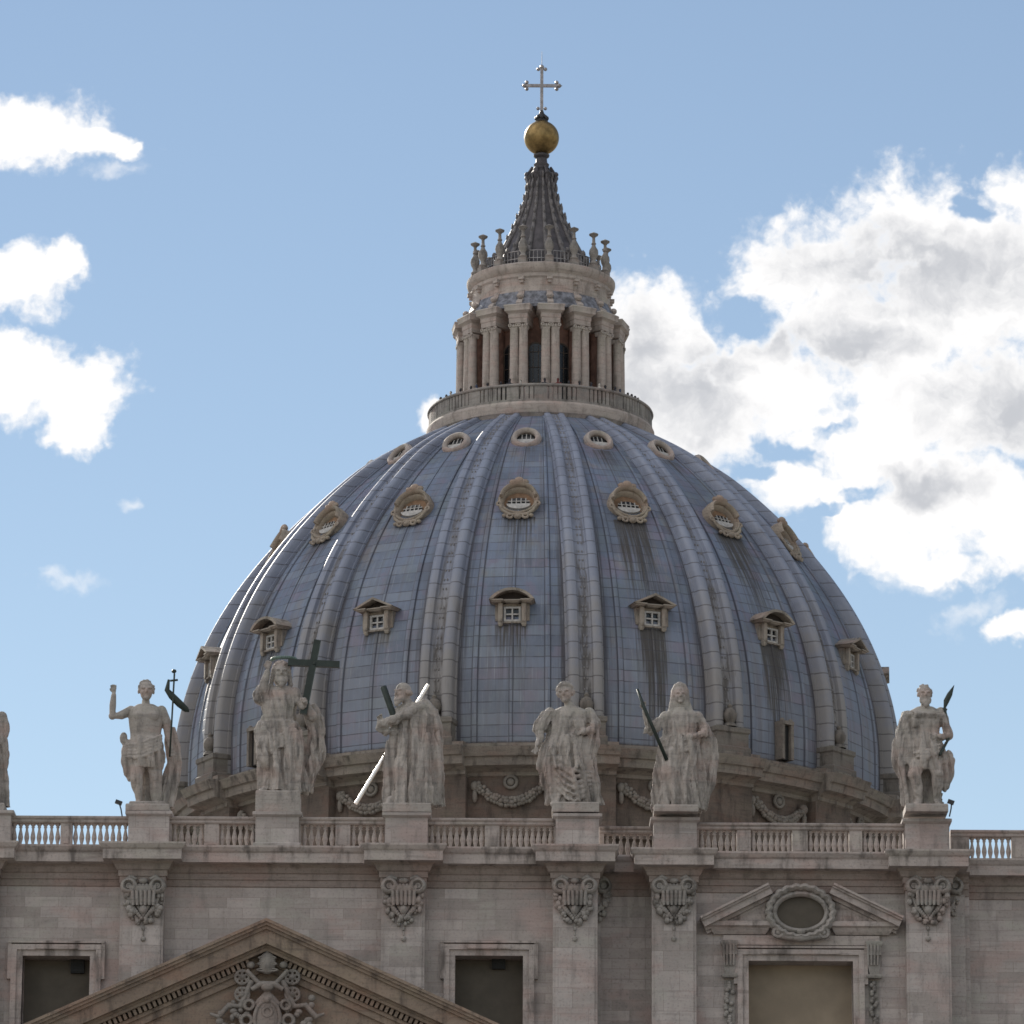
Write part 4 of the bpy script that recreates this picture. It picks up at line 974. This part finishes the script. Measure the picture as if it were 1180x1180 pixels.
    def done(s, name, label, base, plinth, voxel=.03, dr=(.10, 792, 0, .5)):
        org = s.p(*base); r = thing(name, label, 'statue', org, 'saint statues along the balustrade')
        fg = remesh(s.b, 'figure', S_STAT, r, org, voxel, 1)
        amp, pz, seed, tl = dr; drape(fg.data, amp, seed, s.p(base[0], pz).z-org.z, -9, tl)
        b = MB()
        for x0, x1, y0_, y1_, dd in plinth:
            xa, xb = s.p(x0,y1_).x, s.p(x1,y1_).x; za, zc = s.p(x0,y1_).z, s.p(x0,y0_).z
            b.rects(xa, xb, s.y-dd, s.y+dd, [(0,za),(0,zc-.06),(-.04,zc)])
        b.build('plinth', S_STAT, r, org=org)
        return r, org
# 1 the Baptist, arm raised
s = St()
s.head(168.5,796,.0,10.2,8,0,'short')
s.limb([(168,808,.02,4.6),(168,815,.05,5.5)])
s.robe([(168,812,.05,10,7),(168.5,818,.05,20,10),(168,826,.03,21,12),(167.5,836,.03,19.5,12),(167.5,846,.02,18,11),(167.5,858,.02,18.5,12)], 2, .02)
s.ell(161,825,-.32,7.5,6,4).ell(176,825,-.32,7.5,6,4)
s.limb([(151,819,.05,6),(140,824,-.15,5.2),(129.5,825,-.3,4.6),(130,812,-.4,4.0),(131,801,-.45,3.0)])
s.hand(131.5,796,-.45,-.15,-1,3.6,.35)
s.limb([(186,819,.05,6.2),(192,832,.1,5.4),(194,846,.1,4.8),(196,858,-.05,3.8),(197,863,-.1,3.2)])
s.hand(197.5,866,-.12,.2,1,3.6,.9)
s.robe([(167.5,850,.0,17,12),(167,857,-.02,20,14),(166.5,867,-.02,20.5,14),(167,878,-.02,19.5,13),(167,886,0,17,11)], 9, .10, 1.2)
for i in range(5): s.limb([(147,858+3.5*i,-.3,2.2),(160,857+4*i,-.52,2.4),(174,852+4*i,-.5,2.4),(185,848+3.5*i,-.25,2.2)])
s.limb([(146,862,-.1,5),(145,878,-.05,6),(146.5,890,0,5.5),(149,896,0,4)]).ell(142.5,850,-.1,4.5,6.5).limb([(143,853,-.1,4.2),(148,858,-.1,4.8),(155,862,-.1,6)])
s.limb([(160,880,-.08,9.2),(157.5,898,-.2,7.0),(158,906,-.12,6.6),(160,922,.0,4.3),(159,927,-.1,4.0),(158,929,-.4,3.6)])
s.limb([(177,880,.05,9.2),(179,898,.0,7.0),(179.5,908,.08,6.8),(181.5,923,.1,4.3),(182,927,.05,4.2),(184,929,-.25,3.6)])
s.robe([(196,838,.35,6,4),(199,858,.35,8,5),(202,878,.35,8,5),(197,900,.35,9,6),(192,931,.35,8,6)], 5, .14)
s.robe([(170,880,.55,12,5),(172,905,.55,13,5),(174,932,.5,15,6)], 6, .14)
r, og = s.done('statue', 'bare-chested statue with raised right hand and thin cross-topped staff', (169,938,0), [(146,196,930,938,.85),(150,192,926.5,930.2,.7)], dr=(.055, 846, 1, .3))
b = MB(); b.tube([s.p(195.5,872,-.28), s.p(198,830,-.25), s.p(201,776,-.2)], .045, 6); b.tube([s.p(196,784.5,-.2), s.p(205,783.5,-.2)], .05, 6); b.ico(s.p(200.5,773.5,-.2), (.12,.08,.1), 6, 4)
b.tube([s.p(194.5,783,-.2), s.p(192.5,795,-.2), s.p(198,802,-.22), s.p(207,811,-.1), s.p(215,818,.05), s.p(218,820,.1)], [.05,.12,.16,.17,.13,.03], 8, .35)
b.build('staff', M_BRONZE, r, True, og)
# 2 central figure with tall cross
s = St()
s.head(324,775,-.05,10.5,6,1,'long')
s.limb([(324,786,.0,5),(324,794,.02,6)])
s.robe([(324,791,.03,10,7),(324,797,.03,20,10),(323,808,.0,20,12),(322,820,-.02,18,12),(321,832,-.02,19,12),(320,845,-.02,21,13)], 6, .06, .6)
s.limb([(306,797,.0,6.5),(301,803,-.1,6.5),(299,806,-.15,6.8),(302,795,-.3,5.6),(306,782,-.35,4.6),(308,775,-.35,3.6)])
s.robe([(305,790,-.15,8,7),(301,800,-.15,8.5,8),(303,811,-.1,6,6)], 6, .12, 2)
s.hand(309,769,-.35,.12,-1,3.8,.3)
s.limb([(340,798,.0,6.5),(345,808,-.1,6),(350,817,-.25,5.2),(347,814,-.42,3.8)])
s.hand(347,813,-.5,.5,-.6,3.6,1.0)
s.robe([(322,832,-.02,22,14),(321,846,-.03,25,15),(322,862,-.02,25,15),(324,880,0,24,14),(325,898,.02,24,13),(325,914,.02,25,14)], 9, .16, .4, .5)
for i in range(5): s.limb([(303+1.5*i,838+4*i,-.35,2.6),(314,848+4.5*i,-.62,2.8),(327,846+3*i,-.6,2.8),(338,834+2*i,-.4,2.5)])
for i, x in enumerate((329,335,341,346)): s.limb([(x,842,-.5,2.6),(x+.6,870,-.55,2.9),(x-1,913,-.45,3.1)])
s.limb([(306,838,-.15,9),(303,858,-.45,8.5),(305,868,-.42,8),(309,890,-.2,6),(307,908,-.25,4.2),(303,912,-.5,3.6)])
s.limb([(296.5,842,.0,4),(297,858,.0,4.2),(301,880,.1,4),(304,906,.15,4)])
s.robe([(356,812,.2,8,6),(362,826,.2,10,6),(365,845,.2,9,6),(364,865,.2,9,6),(359,890,.2,7,5),(352,914,.2,6,5)], 5, .18, .8)
s.limb([(340,802,-.1,5),(352,815,-.1,6),(360,826,-.05,6)])
r, og = s.done('statue', 'robed statue with raised hand beside a tall dark green cross', (319,940,0), [(295,346,914.5,939,.8)], dr=(.10, 796, 2, .6))
b = MB(); a, c = s.p(366,738,-.35), s.p(349.5,823,-.35); h = Vector((c-a).normalized()); sd = Vector((-h.z,0,h.x))
b.obox((a+c)/2, (c-a)/2, Vector((0,.15,0)), sd*.155)
a, c = s.p(332,763.5,-.348), s.p(391.5,766,-.348); h = (c-a).normalized(); sd = Vector((-h.z,0,h.x)); b.obox((a+c)/2, (c-a)/2, Vector((0,.146,0)), sd*.145)
b.ico(s.p(362.5,765,-.5), .07, 8, 5); b.build('cross', M_BRONZE, r, org=og)
b = MB()
for k_ in range(18):
    t = pi*k_/17; cc = s.p(327+14*cos(pi-t)*.95, 760-2.5*sin(t), .12-.25*sin(t)); b.ico(cc, (.1,.1,.09), 6, 4)
b.build('halo', M_HALO if False else plain('verdigris', (.11,.16,.14), .6), r, True, og)
# 3 figure leaning on a diagonal cross
s = St()
s.head(464,797.5,-.05,9.6,-48,1,'bald',4)
s.limb([(468,806,.05,5.5),(472,816,.08,7)])
s.robe([(475,810,.08,10,7),(476,818,.08,22,10),(476,828,.05,24,13),(475,842,.02,22,13),(476,858,0,25,14),(476,880,0,28,15),(476,905,0,29.5,15),(476,930,0,31,16)], 11, .13, 1.1, .4)
s.limb([(484,815,-.15,7),(470,822,-.45,6.6),(455,829,-.55,6.2),(440,835,-.5,5.4)])
s.limb([(439,834,-.5,5.6),(437,839,-.4,5.2),(445,843,-.35,4.6),(455,843,-.3,4)])
s.hand(440,830,-.52,-.4,-.6,3.6,.9)
s.robe([(497,818,.1,8,7),(500,840,.1,9,8),(500,870,.1,9,8),(499,905,.05,9,8),(500,925,.05,7,7)], 5, .15, .3)
s.limb([(490,812,.1,7),(499,822,.05,6.5),(502,838,-.05,6)])
for i, x in enumerate((459,467,476,486,492)): s.limb([(x+2,846,-.38,2.4),(x,880,-.52,3.0),(x-1.5,928,-.58,3.6)])
s.limb([(451,922,-.4,4.5),(446,928,-.55,3.8)])
r, og = s.done('statue', 'bearded statue hugging a diagonal cross with one gleaming metal beam', (469,940,0), [(441,497,929,939.5,.85)], dr=(.085, 818, 3, .15))
b = MB(); a, c = s.p(441.5,791,-.2), s.p(456,832,-.12); b.tube([a, a+(c-a)*.02, c], [.13,.155,.155], 10); b.build('cross_beam', M_BRONZE, r, True, og, angle=40)
a, c = s.p(493.5,789,.85), s.p(410,926,-.55); b = MB(); b.tube([a, (a+c)/2, c], [.075,.08,.085], 12); m_ = b.build('cross_beam', M_STEEL, r, True, og, angle=40); m_['label'] = 'long gleaming metal beam'
# 4 curly-haired figure, twisting
s = St()
s.head(651.5,799,-.08,10,-14,0,'curly',-6)
s.limb([(655,810,.0,5),(658,817,.02,6.5)])
s.robe([(657,815,.03,11,7),(657,821,.03,24,10),(655,832,0,23,12),(652,845,-.03,20,12),(652,858,-.03,22,13)], 5, .06, .3)
s.limb([(634,822,.0,7),(626,832,-.1,6.4),(621,841,-.2,5.8),(623,850,-.35,4.8),(619,858,-.45,3.6)])
s.robe([(632,820,-.05,8,7),(625,832,-.1,9,8),(621,843,-.15,7,7)], 6, .13)
s.hand(617,862,-.5,-.4,.9,3.6,.5)
s.limb([(679,822,.05,7),(685,834,-.05,6.5),(682,841,-.3,5.5),(672,843,-.5,4.5)]); s.hand(668,843,-.55,-1,.1,3.6,1.0)
s.ell(668,834,-.38,7,8,3)             # tablet against the chest
s.robe([(654,850,-.03,24,14),(651,863,-.05,26,16),(652,880,-.03,28,16),(657,900,.02,27,15),(660,915,.02,26,14),(662,928,.02,26,14)], 10, .17, .9, .6)
for i in range(6): s.limb([(632+2*i,862+9*i,-.4,2.4),(645+2*i,876+9*i,-.65,2.7),(662,888+7*i,-.6,2.7),(680,890+5*i,-.35,2.4)])
for i in range(4): s.limb([(640+6*i,846,-.4,2.4),(636+9*i,862,-.6,2.8),(640+8*i,884,-.62,2.6)])
s.robe([(682,838,-.1,8,6),(683,856,-.1,7,6),(680,874,-.1,5,5),(678,884,-.1,2,2)], 5, .2)
s.robe([(676,868,.1,10,8),(680,890,.1,9,8),(682,910,.1,9,8),(682,929,.1,9,8)], 5, .14)
s.limb([(645,915,-.3,4),(641,925,-.5,4),(638,927,-.7,3.5)])
r, og = s.done('statue', 'curly-haired statue with swirling drapery and one hand held low', (663,940,0), [(636,690,928,939.5,.85)], dr=(.075, 820, 4, -.35))
# 5 veiled figure with thin dark staff
s = St()
s.head(783.5,801,-.06,8.8,6,0,'none')
s.robe([(783.5,786,.05,2,2),(783.5,789,.05,7,7),(783.5,796,.1,10.5,8),(783.5,808,.14,11.5,8),(784,818,.14,14,9),(785,826,.12,17,9)], 4, .05)
s.limb([(784,812,.0,4.6),(784,820,.0,6)])
s.robe([(785,817,.02,12,7),(785,824,.02,22,10),(784,834,-.02,21,12),(783,846,-.02,19,12),(784,858,-.02,20,13)], 6, .06, .4)
s.limb([(767,826,.0,6.6),(757,836,-.1,6),(748,840,-.25,5.4),(745,829,-.4,4.4),(743.5,820,-.45,3.6)])
s.hand(742,815,-.45,-.15,-1,3.4,.8)
s.robe([(762,828,-.05,7,6),(752,839,-.15,8,7),(748,846,-.15,5,5)], 5, .1)
s.limb([(804,826,.0,6.6),(812,838,-.05,6.2),(810,846,-.3,5.2),(797,849,-.5,4)])
s.hand(792,849,-.52,-1,.1,3.4,.9)
s.robe([(784,850,-.02,21,14),(783,866,-.02,24,15),(783,890,0,25,15),(783,912,0,25,15),(782,934,0,26,15)], 10, .16, .2, .5)
for i, x in enumerate((768,776,785,794,801)): s.limb([(x+3,858,-.42,2.4),(x+(.5-i)*1.0,888,-.62,2.8),(x-1+i,930,-.55,3.2)])
for i in range(3): s.limb([(766,853+3*i,-.3,2.2),(778,860+4*i,-.55,2.5),(794,858+3*i,-.52,2.4),(806,848+3*i,-.3,2.2)])
s.limb([(773,866,-.42,7),(769,892,-.5,7),(772,920,-.4,5)])
s.robe([(811,840,.15,9,6),(817,852,.15,10,6),(818,872,.15,9,5),(814,895,.15,9,5),(808,935,.1,6,5)], 4, .16)
s.robe([(765,860,.1,6,6),(761,890,.1,7,7),(757,936,.1,6,7)], 4, .12)
r, og = s.done('statue', 'veiled woman statue gripping a thin dark staff across her front', (778,939,0), [(753,804,931,939,.85)], dr=(.09, 822, 5, .3))
b = MB(); b.tube([s.p(734.5,794,-.5), s.p(742,815,-.56), s.p(768.5,876,-.72)], [.06,.085,.085], 8); b.build('staff', M_BRONZE, r, True, og)
# 6 cloaked figure holding a halberd
s = St()
s.head(1065.5,800,-.05,9.3,6,1,'short')
s.limb([(1066,811,.0,5),(1066,818,.02,6.5)])
s.robe([(1066,815,.03,10,7),(1066,821,.03,21,10),(1066,832,.0,20,12),(1066,842,0,17.5,11),(1066,850,0,17,11)], 3, .04)
s.ell(1058,832,-.32,8,6.5,4).ell(1074,832,-.32,8,6.5,4)
s.robe([(1052,820,-.1,6,7),(1066,824,-.12,20,11),(1066,829,-.1,18,10)], 8, .12)
s.limb([(1084,821,.0,6.4),(1090,833,.0,6),(1093,846,-.05,5.6),(1086,850,-.25,4.8),(1079,848,-.4,3.8)])
s.hand(1077,847,-.42,-1,.05,3.3,1.0); s.hand(1088,822,-.1,.1,-1,3.2,1.0)
s.limb([(1092,846,-.1,4.8),(1090,834,-.2,4.4),(1088,824,-.15,3.8)])
s.robe([(1066,846,0,17,11),(1065,853,0,19,12),(1066,866,0,21,13),(1066,880,0,20,12),(1066,888,0,16,10)], 9, .12, .5)
s.limb([(1057,880,-.1,10),(1054,893,-.25,8),(1056,903,-.15,7.4),(1058,922,0,5),(1056,928,-.2,4.2)])
s.limb([(1077,880,-.1,9.6),(1081,893,-.3,7.6),(1080,905,-.2,7.0),(1079,922,-.05,4.8),(1082,928,-.35,4)])
s.robe([(1047,820,.1,7,7),(1043,838,.12,9,8),(1040,858,.12,9,8),(1040,878,.12,9,8),(1044,896,.15,7,7),(1047,929,.2,6,7)], 5, .16, .4)
for i in range(3): s.limb([(1049+3*i,824,-.1,2.2),(1042+3*i,850,-.2,2.5),(1039+4*i,880,-.15,2.4)])
s.robe([(1088,866,.05,6,6),(1091,876,.05,7.5,7),(1092,890,.05,6.5,6),(1089,907,.05,4,4),(1088,913,.05,2,2)], 5, .16)
for i in range(3): s.limb([(1053+4*i,868+4*i,-.45,2.2),(1068,866+3*i,-.55,2.4),(1082,858+4*i,-.4,2.2)])
s.robe([(1066,890,.45,18,5),(1066,910,.45,17,5),(1066,931,.4,18,6)], 8, .15)
r, og = s.done('statue', 'cloaked bearded statue with a pointed dark blade at its shoulder', (1067,939,0), [(1042,1091,930,939,.85)], dr=(.085, 822, 6, .4))
b = MB(); b.tube([s.p(1083,870,-.45), s.p(1093,851,-.2), s.p(1088.5,815,-.2)], .07, 7); b.tube([s.p(1088.5,816,-.2), s.p(1090.5,808,-.2), s.p(1094.5,800,-.2), s.p(1099.5,789.5,-.2)], [.05,.13,.12,.01], 8, .4); b.build('blade', M_BRONZE, r, True, og, angle=60)
# 7 draped figure cut by the picture's left edge
s = St()
s.head(-16,806,-.05,9.5,10,1,'short')
s.limb([(-16,815,0,5),(-15,822,.02,6.5)])
s.robe([(-15,819,.03,10,7),(-15,826,.03,19,10),(-15,842,0,20,12),(-15,862,0,21,13),(-16,890,0,22,13),(-16,930,0,24,14)], 10, .14, .3)
s.limb([(2,826,0,6.5),(4,846,0,6),(-4,858,-.3,4.6)]); s.limb([(-33,826,0,6.5),(-38,846,0,6),(-28,858,-.3,4.6)]); s.hand(-8,858,-.35,-1,0,3.4,.9); s.hand(-24,858,-.35,1,0,3.4,.9)
s.robe([(-4,822,.15,6,6),(0,842,.15,8,7),(2,870,.15,8,7),(1.5,886,.15,7.5,7),(0,903,.15,7,6),(-3,918,.15,5,5)], 5, .13)
s.done('statue', 'draped statue mostly cut off by the left picture edge', (-15,938,0), [(-38,7,929,938,.85)], dr=(.09, 826, 7, .4))

# ------------------------------------------------------------------ small floodlights on the balustrade
for (px, py, x2, y2, lab) in ((141,942,137.5,926,'small floodlight on a bent stalk left of the bare-chested statue'), (1094,941,1096.5,925.5,'small floodlight on a short stalk right of the cloaked statue')):
    o_ = at(px, py, YC+.1); f_ = thing('floodlight', lab, 'floodlight', o_, 'floodlights on the balustrade')
    b = MB(); a, c = at(px, py, YC+.1), at(x2, y2, YC+.1); b.tube([a, (a*.4+c*.6)+Vector((.02,0,0)), c], .035, 6); b.build('stalk', M_DARK, f_, org=o_)
    b = MB(); b.obox(c+Vector((-.03,0,.05)), (.14,0,-.05), (0,.1,0), (.03,0,.08)); b.ico(c, .07, 6, 4); b.build('lamp_head', M_DARK, f_, org=o_)
